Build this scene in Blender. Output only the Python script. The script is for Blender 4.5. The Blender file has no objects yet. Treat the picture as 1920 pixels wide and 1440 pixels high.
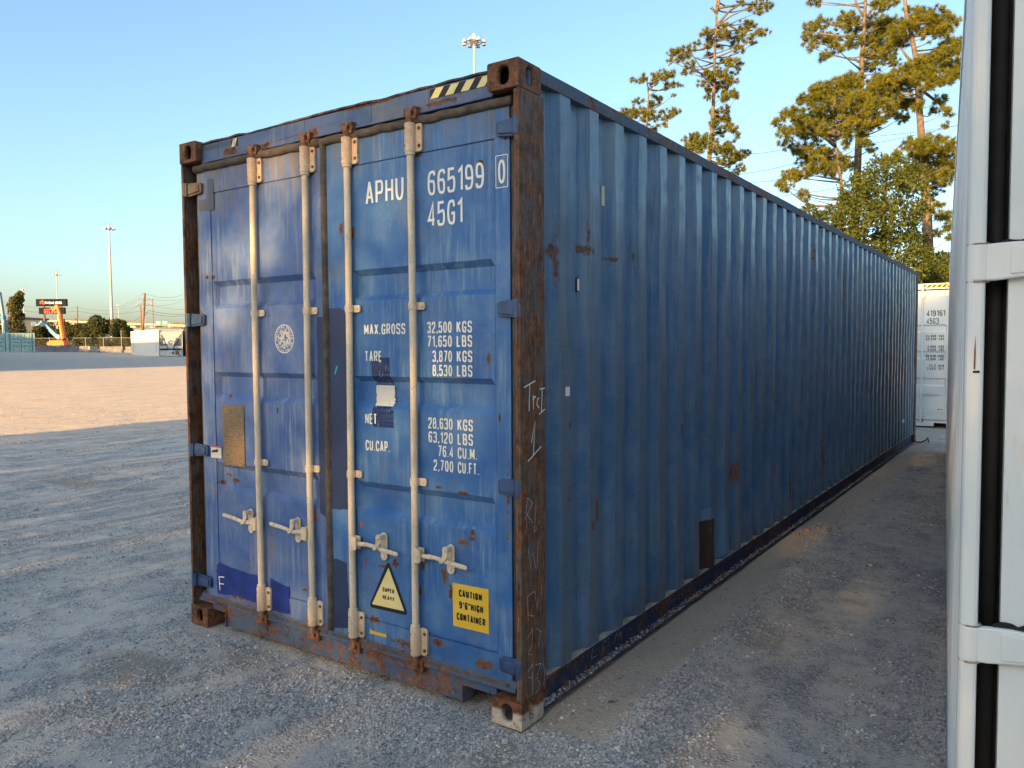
import bpy, bmesh, math, random
import numpy as np
from mathutils import Vector, Matrix, noise as mnoise
random.seed(7); np.random.seed(7)
PI = math.pi
scene = bpy.context.scene
C = scene.collection

# ------------------------------------------------------------------ camera
CAM = Vector((1.8611, -2.7646, 1.6812)); YAW, PITCH, ROLL, FPX = 0.6027, 0.0480, -0.0060, 1463.3
_c, _s = math.cos(YAW), math.sin(YAW)
FW = Vector((-_s*math.cos(PITCH), _c*math.cos(PITCH), -math.sin(PITCH)))
_rt = Vector((_c, _s, 0)); _up = _rt.cross(FW)
RT = _rt*math.cos(ROLL) + _up*math.sin(ROLL); UP = -_rt*math.sin(ROLL) + _up*math.cos(ROLL)
cd = bpy.data.cameras.new('camera'); cam = bpy.data.objects.new('camera', cd); C.objects.link(cam)
cd.sensor_width = 36; cd.lens = FPX/1920*36; cd.clip_start = 0.05; cd.clip_end = 5000
m3 = Matrix((RT, UP, -FW)).transposed()
cam.matrix_world = Matrix.Translation(CAM) @ m3.to_4x4()
scene.camera = cam

# ------------------------------------------------------------------ sky, sun, exposure
SUN_EL = 14.0                     # degrees; light travels along +y, a touch towards -x
SUN_AZ = math.radians(180 - 1.2)  # sun stands behind the viewer
world = bpy.data.worlds.new('World'); scene.world = world; world.use_nodes = True
wn = world.node_tree; bg = wn.nodes['Background']
sky = wn.nodes.new('ShaderNodeTexSky'); sky.sky_type = 'NISHITA'; sky.sun_disc = False
sky.sun_elevation = math.radians(SUN_EL); sky.sun_rotation = SUN_AZ
sky.altitude = 0; sky.air_density = 1.0; sky.dust_density = 2.4; sky.ozone_density = 3.8
wb = wn.nodes.new('ShaderNodeMix'); wb.data_type = 'RGBA'; wb.blend_type = 'MULTIPLY'; wb.inputs[0].default_value = 1   # the photo's warm white balance
wb.inputs[7].default_value = (1.0, .91, .765, 1); wn.links.new(sky.outputs[0], wb.inputs[6]); wn.links.new(wb.outputs[2], bg.inputs[0]); bg.inputs[1].default_value = 0.12
sl = bpy.data.lights.new('sun', 'SUN'); sl.energy = 3.8; sl.angle = math.radians(0.5); sl.color = (1.0, 0.61, 0.23)
so = bpy.data.objects.new('sun', sl); C.objects.link(so); so.location = (0, -40, 30)
_d = Vector((-math.tan(math.radians(1.2)), 1, -math.tan(math.radians(SUN_EL))))
so.rotation_euler = _d.to_track_quat('-Z', 'Y').to_euler()
scene.view_settings.view_transform = 'Standard'; scene.view_settings.look = 'None'
scene.view_settings.gamma = 1; scene.view_settings.use_curve_mapping = False
scene.view_settings.exposure = 1.98

# ------------------------------------------------------------------ helpers
def at(px, py, depth):
    """point seen at that place of the 1920 px photo, at that distance along the view"""
    return CAM + (FW + RT*((px-960)/FPX) - UP*((py-720)/FPX))*depth

def ground_z(x, y=0):
    t = -12 - x
    if t <= 0: return 0.0
    return 0.0130*t*min(1, t/14) if t < 120 else 0.0130*120

class MB:
    def __init__(s): s.v = []; s.f = []
    def quad(s, a, b, c, d):
        n = len(s.v); s.v += [tuple(a), tuple(b), tuple(c), tuple(d)]; s.f.append((n, n+1, n+2, n+3)); return s
    def poly(s, pts):
        n = len(s.v); s.v += [tuple(p) for p in pts]; s.f.append(tuple(range(n, n+len(pts)))); return s
    def box(s, x0, x1, y0, y1, z0, z1):
        n = len(s.v)
        s.v += [(x0,y0,z0),(x1,y0,z0),(x1,y1,z0),(x0,y1,z0),(x0,y0,z1),(x1,y0,z1),(x1,y1,z1),(x0,y1,z1)]
        s.f += [tuple(n+i for i in q) for q in ((0,3,2,1),(4,5,6,7),(0,1,5,4),(1,2,6,5),(2,3,7,6),(3,0,4,7))]; return s
    def bar(s, a, b, w, h, up=(0,0,1)):
        a = Vector(a); b = Vector(b); d = (b-a).normalized(); u = Vector(up)
        r = d.cross(u)
        if r.length < 1e-4: r = d.cross(Vector((1,0,0)))
        r.normalize(); u = r.cross(d)
        n = len(s.v)
        for p in (a, b):
            for i, j in ((-1,-1),(1,-1),(1,1),(-1,1)): s.v.append(tuple(p + r*(i*w/2) + u*(j*h/2)))
        s.f += [tuple(n+i for i in q) for q in ((0,3,2,1),(4,5,6,7),(0,1,5,4),(1,2,6,5),(2,3,7,6),(3,0,4,7))]; return s
    def tube(s, pts, r, n=10, caps=True):
        pts = [Vector(p) for p in pts]; rs = r if isinstance(r, (list, tuple)) else [r]*len(pts)
        base = len(s.v); prev = None
        for i, p in enumerate(pts):
            d = (pts[min(i+1, len(pts)-1)] - pts[max(i-1, 0)]).normalized()
            u = prev if prev is not None else (Vector((0,0,1)) if abs(d.z) < .9 else Vector((1,0,0)))
            u = (u - d*u.dot(d)).normalized(); prev = u; w = d.cross(u)
            for k in range(n):
                a = 2*PI*k/n; s.v.append(tuple(p + (u*math.cos(a) + w*math.sin(a))*rs[i]))
        for i in range(len(pts)-1):
            for k in range(n):
                a = base+i*n+k; b = base+i*n+(k+1) % n
                s.f.append((a, b, b+n, a+n))
        if caps:
            s.f.append(tuple(base+k for k in range(n))[::-1]); s.f.append(tuple(base+(len(pts)-1)*n+k for k in range(n)))
        return s
    def lathe(s, prof, c=(0,0,0), n=14, ang=2*PI, a0=0):
        """prof: (r, z) pairs about a vertical axis through c"""
        base = len(s.v); m = n if abs(ang-2*PI) < 1e-6 else n+1
        for r, z in prof:
            for k in range(m):
                a = a0 + ang*k/n; s.v.append((c[0]+r*math.cos(a), c[1]+r*math.sin(a), c[2]+z))
        for i in range(len(prof)-1):
            for k in range(n):
                a = base+i*m+k; b = base+i*m+(k+1) % m
                s.f.append((a, b, b+m, a+m))
        return s
    def prism(s, poly, ax, lo, hi):
        """extrude a 2D polygon (list of pairs) along axis ax"""
        n = len(s.v); k = len(poly)
        def mk(p, t):
            return ((t, p[0], p[1]), (p[0], t, p[1]), (p[0], p[1], t))[ax]
        s.v += [mk(p, lo) for p in poly] + [mk(p, hi) for p in poly]
        s.f.append(tuple(n+i for i in range(k))[::-1]); s.f.append(tuple(n+k+i for i in range(k)))
        for i in range(k):
            j = (i+1) % k; s.f.append((n+i, n+j, n+k+j, n+k+i))
        return s
    def xf(s, M, start=0):
        s.v[start:] = [tuple(M @ Vector(p)) for p in s.v[start:]]; return s
    def build(s, name, mat, parent=None, smooth=False, bevel=0, fix=True, seg=2):
        me = bpy.data.meshes.new(name); me.from_pydata(s.v, [], s.f)
        if fix:
            bm = bmesh.new(); bm.from_mesh(me); bmesh.ops.remove_doubles(bm, verts=bm.verts, dist=1e-5)
            bmesh.ops.recalc_face_normals(bm, faces=bm.faces); bm.to_mesh(me); bm.free()
        if mat: me.materials.append(mat)
        if smooth:
            for p in me.polygons: p.use_smooth = True
        o = bpy.data.objects.new(name, me); C.objects.link(o)
        if parent: o.parent = parent
        if smooth and smooth != 'all':
            me.set_sharp_from_angle(angle=math.radians(38))
        if bevel:
            b = o.modifiers.new('bevel', 'BEVEL'); b.width = bevel; b.segments = seg; b.limit_method = 'ANGLE'; b.angle_limit = math.radians(40)
        return o

def empty(name, loc=(0,0,0), rz=0):
    o = bpy.data.objects.new(name, None); C.objects.link(o); o.location = loc; o.rotation_euler = (0, 0, rz)
    o.empty_display_size = .2; return o
def tag(o, label=None, cat=None, group=None, kind=None):
    if label: o['label'] = label
    if cat: o['category'] = cat
    if group: o['group'] = group
    if kind: o['kind'] = kind
    return o
def children(o): return [c for c in bpy.data.objects if c.parent == o]
def copy_tree(o, parent=None):
    c = o.copy(); C.objects.link(c); c.parent = parent
    for ch in children(o): copy_tree(ch, c)
    return c

# ------------------------------------------------------------------ node helper
class N:
    def __init__(s, name, rough=.6, metal=0.0, spec=.4):
        s.m = bpy.data.materials.new(name); s.m.use_nodes = True; s.t = s.m.node_tree; s.b = s.t.nodes['Principled BSDF']
        s.b.inputs['Roughness'].default_value = rough; s.b.inputs['Metallic'].default_value = metal
        s.b.inputs['Specular IOR Level'].default_value = spec; s._c = {}
    def put(s, sock, v):
        if isinstance(v, bpy.types.NodeSocket): s.t.links.new(v, sock)
        elif v is not None:
            if isinstance(v, tuple) and len(v) == 3 and sock.type == 'RGBA': v = v + (1,)
            sock.default_value = v
    def coord(s, k='Object'):
        if k not in s._c: s._c[k] = s.t.nodes.new('ShaderNodeTexCoord').outputs[k]
        return s._c[k]
    def math(s, op, a, b=None, c=None, clamp=False):
        n = s.t.nodes.new('ShaderNodeMath'); n.operation = op; n.use_clamp = clamp
        for i, v in enumerate((a, b, c)): s.put(n.inputs[i], v)
        return n.outputs[0]
    def vec(s, op, a, b=None, out=0):
        n = s.t.nodes.new('ShaderNodeVectorMath'); n.operation = op
        s.put(n.inputs[0], a); s.put(n.inputs[1], b); return n.outputs[out]
    def scale(s, v, k): return s.vec('MULTIPLY', v, k)
    def mix(s, f, a, b, blend='MIX'):
        n = s.t.nodes.new('ShaderNodeMix'); n.data_type = 'RGBA'; n.blend_type = blend
        s.put(n.inputs[0], f); s.put(n.inputs[6], a); s.put(n.inputs[7], b); return n.outputs[2]
    def noise(s, sc, det=3, rough=.55, vec=None, dist=0.0):
        n = s.t.nodes.new('ShaderNodeTexNoise'); s.put(n.inputs['Vector'], vec if vec is not None else s.coord())
        n.inputs['Scale'].default_value = sc; n.inputs['Detail'].default_value = det; n.inputs['Roughness'].default_value = rough
        n.inputs['Distortion'].default_value = dist; return n.outputs[0]
    def vor(s, sc, vec=None, feat='F1', out='Distance', rnd=1):
        n = s.t.nodes.new('ShaderNodeTexVoronoi'); n.feature = feat; s.put(n.inputs['Vector'], vec if vec is not None else s.coord())
        n.inputs['Scale'].default_value = sc; n.inputs['Randomness'].default_value = rnd; return n.outputs[out]
    def step(s, v, lo, hi, a=0.0, b=1.0):
        n = s.t.nodes.new('ShaderNodeMapRange'); n.interpolation_type = 'SMOOTHSTEP'
        for i, q in enumerate((v, lo, hi, a, b)): s.put(n.inputs[i], q)
        return n.outputs[0]
    def sep(s, v):
        n = s.t.nodes.new('ShaderNodeSeparateXYZ'); s.put(n.inputs[0], v); return n.outputs
    def comb(s, x=0.0, y=0.0, z=0.0):
        n = s.t.nodes.new('ShaderNodeCombineXYZ')
        for i, q in enumerate((x, y, z)): s.put(n.inputs[i], q)
        return n.outputs[0]
    def bump(s, h, st=.3, d=.01, nrm=None):
        n = s.t.nodes.new('ShaderNodeBump'); s.put(n.inputs['Height'], h); n.inputs['Strength'].default_value = st
        n.inputs['Distance'].default_value = d; s.put(n.inputs['Normal'], nrm); return n.outputs[0]
    def spots(s, lst, u, v, wob=.95, nsc=34, lo=.36, hi=.5):
        P = s.comb(u, v, 0.0); acc = None
        for it in lst:
            cu, cv, ru, rv = it[:4]; k = it[4] if len(it) > 4 else 1.0
            d = s.vec('SUBTRACT', P, (cu, cv, 0)); d = s.vec('MULTIPLY', d, (1/ru, 1/rv, 0)); d = s.vec('LENGTH', d, out=1)
            q = s.math('MULTIPLY_ADD', d, -k, k)
            acc = q if acc is None else s.math('MAXIMUM', acc, q)
        nz = s.noise(nsc, 5, .65)
        q = s.math('MULTIPLY_ADD', s.math('SUBTRACT', nz, .5), wob*2, acc)
        return s.step(q, lo, hi)
    def done(s, col=None, rough=None, nrm=None, metal=None):
        s.put(s.b.inputs['Base Color'], col); s.put(s.b.inputs['Roughness'], rough); s.put(s.b.inputs['Normal'], nrm); s.put(s.b.inputs['Metallic'], metal)
        return s.m

def plain(name, col, rough=.6, var=.25, sc=8, metal=0, spec=.4, bump=0):
    n = N(name, rough, metal, spec)
    a = tuple(c*(1-var) for c in col); b = tuple(min(1, c*(1+var)) for c in col)
    f = n.step(n.noise(sc, 5, .6), .3, .7)
    return n.done(n.mix(f, a, b), nrm=n.bump(n.noise(sc*14, 3), bump, .004) if bump else None)

RUST_A, RUST_B, RUST_C = (.070,.032,.020), (.20,.080,.035), (.38,.17,.065)
def rust_col(n, sc=20):
    f = n.noise(sc, 6, .7); g = n.noise(sc*4, 4, .7)
    c = n.mix(n.step(f, .35, .62), RUST_A, RUST_B)
    return n.mix(n.step(g, .58, .75), c, RUST_C)

def blue_paint(name, base, base2, fade, fade_amt=.5, streak=.6, rust_list=(), drips=0.0, uv='xz', dirt=(), orange=0, rough=.5, speck=.62, grime=(.20,.17,.12), ufreq=1.0, wear=False):
    """weathered container enamel; u = along the wall, v = height"""
    n = N(name, rough)
    X = n.sep(n.coord()); u = X[0] if uv[0] == 'x' else X[1]; v = X[2]
    vu = n.comb(u, n.math('MULTIPLY', X[1] if uv[0] == 'x' else X[0], 1.0), n.math('MULTIPLY', v, .06))
    big = n.noise(1.7, 4, .6); mid = n.noise(7, 5, .6)
    c = n.mix(n.step(big, .3, .7), base, base2)
    c = n.mix(n.math('MULTIPLY', n.step(mid, .35, .75), .35), c, fade)
    st = n.noise(38*ufreq, 4, .7, vu)
    stm = n.math('MULTIPLY', n.step(st, .46, .68), n.step(n.noise(2.3, 3), .38, .62))
    c = n.mix(n.math('MULTIPLY', stm, streak), c, fade)
    st2 = n.noise(70*ufreq, 3, .7, n.vec('ADD', vu, (3.1, 0, .7)))
    c = n.mix(n.math('MULTIPLY', n.step(st2, .58, .74), .30), c, tuple(q*.42 for q in base))
    c = n.mix(n.math('MULTIPLY', n.step(n.noise(3.1, 5, .7, n.vec('ADD', n.coord(), (5, 2, 9))), .52, .72), fade_amt*.7), c, grime)
    # small rust freckles and scratches
    fr = n.noise(55, 4, .75); frm = n.math('MULTIPLY', n.step(fr, speck+.04, speck+.10), n.step(n.noise(4.2, 2), .45, .6))
    rc = rust_col(n)
    c = n.mix(frm, c, rc)
    sc = n.noise(16, 2, .5, n.scale(n.vec('ADD', n.coord(), (.3, 1, 4)), (6, 6, .9)), 2.0)
    scm = n.step(n.math('ABSOLUTE', n.math('SUBTRACT', sc, .5)), .012, .0)
    c = n.mix(n.math('MULTIPLY', n.math('MULTIPLY', scm, n.step(n.noise(2.8, 2), .5, .62)), .5), c, tuple(min(1, q*1.9) for q in fade))
    if wear:                              # ribs rubbed dull on their outer flats, cross-hatched by scrapes
        om = n.step(X[0], -.0150, -.0085); sx_ = n.noise(1.0, 4, .7, n.scale(n.coord(), (1, 9, 75)), 1.5)
        c = n.mix(n.math('MULTIPLY', om, n.step(n.noise(3, 4, .7), .30, .62, .25, .80)), c, (.115,.150,.185))
        c = n.mix(n.math('MULTIPLY', n.math('MULTIPLY', om, n.step(sx_, .56, .64)), .55), c, (.045,.06,.085))
        c = n.mix(n.math('MULTIPLY', n.math('MULTIPLY', om, n.step(n.noise(1.0, 5, .75, n.scale(n.coord(), (1, 60, 1.6))), .60, .70)), .8), c, (.14,.085,.055))
        scr = n.noise(1.0, 3, .6, n.scale(n.coord(), (1, 2.2, 11)), 1.2); c = n.mix(n.math('MULTIPLY', n.step(n.math('ABSOLUTE', n.math('SUBTRACT', scr, .5)), .010, .0), .45), c, (.05,.07,.10))
    rm = frm
    for (z0, z1, amt, ccol) in dirt:      # grime bands that run down from a seal or gather on a ledge
        band = n.step(v, z0, z1)
        q = n.math('MULTIPLY', band, n.step(n.noise(26*ufreq, 5, .75, vu), .38, .66)); q = n.math('MULTIPLY', q, amt)
        c = n.mix(q, c, ccol)
    if rust_list:
        m = n.spots(rust_list, u, v); halo = n.spots(rust_list, u, v, lo=.12, hi=.4)
        c = n.mix(n.math('MULTIPLY', halo, .55), c, (.16,.12,.085)); c = n.mix(n.math('MULTIPLY', m, .78 if wear else 1.0), c, rc); rm = n.math('MAXIMUM', rm, m)
    h = n.math('ADD', n.math('MULTIPLY', n.noise(90, 4, .6), .35), n.math('MULTIPLY', rm, n.noise(140, 3)))
    h = n.math('ADD', h, n.math('MULTIPLY', n.noise(5, 3), 1.2))
    return n.done(c, n.step(n.math('ADD', rm, n.noise(9, 3)), .3, 1.2, rough-.08, .9), n.bump(h, .35, .0035))

def rusty_steel(name, paint, thr=(.42,.55), vert=True, sc=9, extra=()):
    n = N(name, .75)
    co = n.coord(); v = n.scale(co, (1,1,.12)) if vert else co
    f = n.math('ADD', n.math('MULTIPLY', n.noise(sc*3, 6, .72, v), .6), n.math('MULTIPLY', n.noise(sc*.6, 4, .6), .4))
    c = n.mix(n.step(f, thr[0], thr[1]), paint, rust_col(n, 16))
    f2 = n.noise(sc*7, 5, .75, v)
    c = n.mix(n.math('MULTIPLY', n.step(f2, .54, .66), n.step(f, thr[0]-.08, thr[1])), c, (.40,.165,.055)); c = n.mix(n.step(f2, .40, .30), c, (.030,.022,.018))
    if extra:
        X = n.sep(co); c = n.mix(n.math('MULTIPLY', n.step(X[2], extra[1], extra[0]), n.step(n.noise(28, 4, .7), .3, .5)), c, extra[2])
    return n.done(c, .82, n.bump(n.math('ADD', n.noise(60, 5, .7), f), .6, .004))

# colours
BL1, BL2, BLF = (.026,.118,.325), (.048,.160,.385), (.20,.32,.42)
M = {}
RUST_DR = [(-.235,2.492,.030,.03),(-.60,2.58,.03,.012),(-.50,1.66,.001,.001),(-.20,1.62,.014,.05,.9),(-.45,2.05,.012,.012),(-.07,2.03,.015,.012),
           (-.35,.775,.05,.02,.8),(-.30,.80,.04,.014),(-.78,.615,.03,.04,.9),(-.86,.585,.05,.012),(-.62,.50,.02,.03),(-.47,.60,.03,.05,.8),(-.43,.52,.02,.07,.8),(-.60,.63,.015,.07,.8),
           (-.30,.83,.02,.02),(-.21,.50,.01,.05),(-.50,.27,.10,.03,.7),(-.24,.23,.08,.03),(-.70,.22,.14,.04,.8),(-.93,.30,.05,.03),(-1.12,2.28,.03,.05,.8),(-1.05,2.25,.03,.06,.9),(-1.07,2.15,.03,.03),
           (-.35,1.005,.04,.012),(-.50,1.02,.03,.012),(-.14,1.36,.01,.05),(-.10,1.0,.02,.3,.55),(-.10,2.6,.02,.1,.6)]
RUST_DL = [(-2.10,1.40,.02,.02),(-2.14,.93,.05,.025,.8),(-2.07,.90,.05,.02),(-1.65,1.33,.012,.03),(-2.26,2.10,.03,.02),(-2.20,2.10,.02,.02),(-2.23,.34,.04,.02),(-1.45,.36,.05,.02,.6),
           (-2.0,.22,.2,.02,.8),(-1.7,.21,.14,.02,.7),(-2.19,.88,.03,.02),(-2.32,1.86,.03,.06,.8),(-2.32,1.06,.03,.06,.8),(-1.32,2.60,.01,.12,.7)]
brown = (.085,.062,.042)
M['door_r'] = blue_paint('door_blue_right', BL1, BL2, BLF, .5, .75, RUST_DR, uv='xz', speck=.60,
    dirt=[(2.45,2.74,.9,(.15,.125,.08)), (1.99,1.84,.0,brown), (.33,.15,.6,(.085,.055,.035))])
M['door_l'] = blue_paint('door_blue_left', (.044,.108,.300), (.082,.150,.350), (.27,.32,.385), .7, .8, RUST_DL, uv='xz', speck=.60,
    dirt=[(2.38,2.74,.95,(.20,.15,.085)), (.30,.13,.6,(.085,.055,.035))])
M['header'] = blue_paint('header_blue', (.055,.095,.20), (.085,.125,.235), (.18,.21,.26), .9, .6, [(-2.0,2.80,.12,.04),(-1.30,2.79,.05,.06),(-1.70,2.78,.06,.05),(-.45,2.8,.2,.03,.6),(-.2,2.86,.2,.02),(-.9,2.87,.3,.012)], uv='xz', speck=.57)
M['sill'] = rusty_steel('sill_worn', (.060,.105,.17), (.46,.59), False, 7)
SR = [(.32,2.12,.05,.05,.9),(.33,2.10,.022,.20,.7),(.60,2.15,.10,.035,.85),(.62,2.20,.02,.12,.7),(.88,2.13,.08,.018,.8),(1.16,2.17,.015,.03,.8),(1.05,2.12,.05,.012,.8),
      (2.85,.75,.08,.12,.9),(3.0,.35,.06,.2,.7),(3.9,.62,.09,.12,.9),(4.3,.40,.05,.3,.7),(5.6,.5,.2,.3,.6),(6.4,1.2,.05,1.2,.75),(6.45,2.3,.06,.5,.7),(7.2,.6,.1,.3,.6),(.42,.95,.02,.15,.6),(.70,.85,.02,.08),(.44,1.3,.03,.5,.4),
      (.66,.78,.04,.03),(1.83,1.15,.03,.08),(2.4,.22,.08,.05),(1.3,.3,.04,.06,.8),(5.1,2.55,.05,.2,.6)]
M['side'] = blue_paint('side_blue', (.036,.120,.245), (.064,.155,.295), (.22,.285,.33), .45, .45, SR, uv='yz', rough=.36, speck=.63, grime=(.085,.085,.08),
    dirt=[(.9,2.6,.75,(.22,.29,.34)), (2.3,2.85,.4,(.14,.14,.135)), (.35,.16,.6,(.07,.06,.05))], ufreq=.6, wear=True)
M['roof'] = plain('roof_blue', (.10,.14,.22), .7)
M['post'] = rusty_steel('post_rusty', (.115,.112,.10), (.39,.54), True, 11)
M['post_dark'] = rusty_steel('post_dark_rusty', (.035,.032,.03), (.44,.55), True, 8)
M['cast'] = rusty_steel('casting_rusty', (.10,.035,.018), (.30,.45), False, 8)
M['cast_dusty'] = rusty_steel('casting_dusty', (.10,.035,.018), (.30,.45), False, 8, (.060,.078,(.50,.44,.36)))
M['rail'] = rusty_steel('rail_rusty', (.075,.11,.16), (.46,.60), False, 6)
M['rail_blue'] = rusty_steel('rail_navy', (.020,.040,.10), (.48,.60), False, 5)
M['gasket'] = plain('gasket_rubber', (.105,.080,.057), .85, .35, 22, bump=.4)
M['gasket_dark'] = plain('gasket_dark', (.014,.013,.012), .7, .3, 20)
M['hinge'] = plain('hinge_blue', (.040,.075,.16), .45, .4, 12, bump=.3)
M['hinge_worn'] = rusty_steel('hinge_worn', (.16,.13,.10), (.5,.6), False, 12)
def cream(name, c1, c2):
    n = N(name, .7); v = n.scale(n.coord(), (1,1,.5))
    c = n.mix(n.step(n.noise(6, 4), .3, .7), c1, c2)
    c = n.mix(n.math('MULTIPLY', n.step(n.noise(230, 3, .8), .52, .66), .65), c, (.20,.14,.09))
    c = n.mix(n.step(n.noise(45, 4, .75, v), .64, .73), c, (.16,.075,.035))
    z_ = n.sep(n.coord())[2]; top = n.math('MAXIMUM', n.step(z_, 2.35, 2.80), n.step(z_, .40, .12)); c = n.mix(n.math('MULTIPLY', top, n.step(n.noise(9, 5, .75), .30, .62, .1, .75)), c, (.50,.26,.13))
    c = n.mix(n.math('MULTIPLY', n.step(n.noise(4, 3, .6, n.scale(n.coord(), (8,8,1))), .50, .64), .45), c, (.42,.33,.22))
    return n.done(c, .75, n.bump(n.noise(180, 3), .4, .002))
M['rod'] = cream('galvanised_rod', (.80,.61,.39), (.88,.71,.49))
M['rust'] = rusty_steel('cam_rust', (.30,.14,.07), (.40,.60), False, 14)
M['washer'] = plain('hinge_washer', (.30,.22,.15), .8, .4, 60)
M['dust'] = plain('ledge_dust', (.40,.35,.28), .95, .35, 14, bump=.4)
M['black'] = plain('black_print', (.012,.012,.012), .6, .2)
M['white_print'] = (lambda n: n.done(n.mix(n.step(n.noise(60, 4, .7), .70, .80), (.86,.84,.72), (.35,.42,.52)), .6))(N('white_print'))
M['chalk'] = (lambda n: n.done(n.mix(n.step(n.noise(90, 3, .7), .45, .6), (.62,.62,.58), (.22,.22,.22)), .9))(N('chalk'))
def worn(name, c1, c2, under, lo=.60, hi=.66, sc=40):
    n = N(name, .55); c = n.mix(n.step(n.noise(8, 5), .3, .7), c1, c2)
    return n.done(n.mix(n.step(n.noise(sc, 5, .75), lo, hi), c, under), .55)
M['yellow'] = worn('sticker_yellow', (.80,.47,.02), (.82,.52,.06), (.45,.28,.05), .63, .75, 30)
M['pale_yellow'] = worn('sticker_pale_yellow', (.78,.62,.20), (.80,.68,.34), (.4,.3,.1), .62, .75, 24)
M['navy'] = plain('navy_touchup', (.026,.042,.10), .5, .15, 5)
M['brightblue'] = plain('bright_blue_touchup', (.010,.030,.20), .45, .3, 8)
M['greypatch'] = plain('grey_touchup', (.085,.095,.12), .6, .12, 5)
M['lightpatch'] = plain('light_blue_patch', (.10,.20,.33), .5, .2, 5)
M['tan_plate'] = (lambda n: n.done(n.mix(n.step(n.noise(90, 2, .6, n.scale(n.coord(), (.25,1,3))), .42, .58), (.20,.125,.06), (.30,.20,.11)), .65, n.bump(n.noise(90, 2, .6, n.scale(n.coord(), (.25,1,3))), .3, .002)))(N('tan_plate'))
M['film'] = (lambda n: n.done(n.mix(n.step(n.noise(20, 4, .6, n.scale(n.coord(), (3,1,.5)), 1.5), .60, .68), (.016,.035,.12), (.42,.40,.38)), .18))(N('tape_film', .2))
M['paper'] = worn('paper_label', (.72,.68,.58), (.64,.60,.52), (.45,.42,.36), .58, .66, 70)
M['red'] = plain('red_mark', (.50,.06,.03), .6)
M['cyan'] = plain('cyan_sticker', (.02,.33,.48), .5)
M['white_steel'] = (lambda n: n.done(n.mix(n.math('MULTIPLY', n.step(n.noise(12, 5, .7, n.scale(n.coord(), (1,1,.15))), .60, .75), .5), n.mix(n.step(n.noise(2, 3), .3, .7), (.74,.74,.69), (.79,.795,.745)), (.50,.42,.28)), .42, n.bump(n.noise(30, 3), .1, .003)))(N('white_steel'))
M['white_side'] = plain('white_side', (.80,.80,.76), .5, .06, 3)
M['white_far'] = plain('white_far', (.66,.68,.66), .5, .05, 3)

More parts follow.
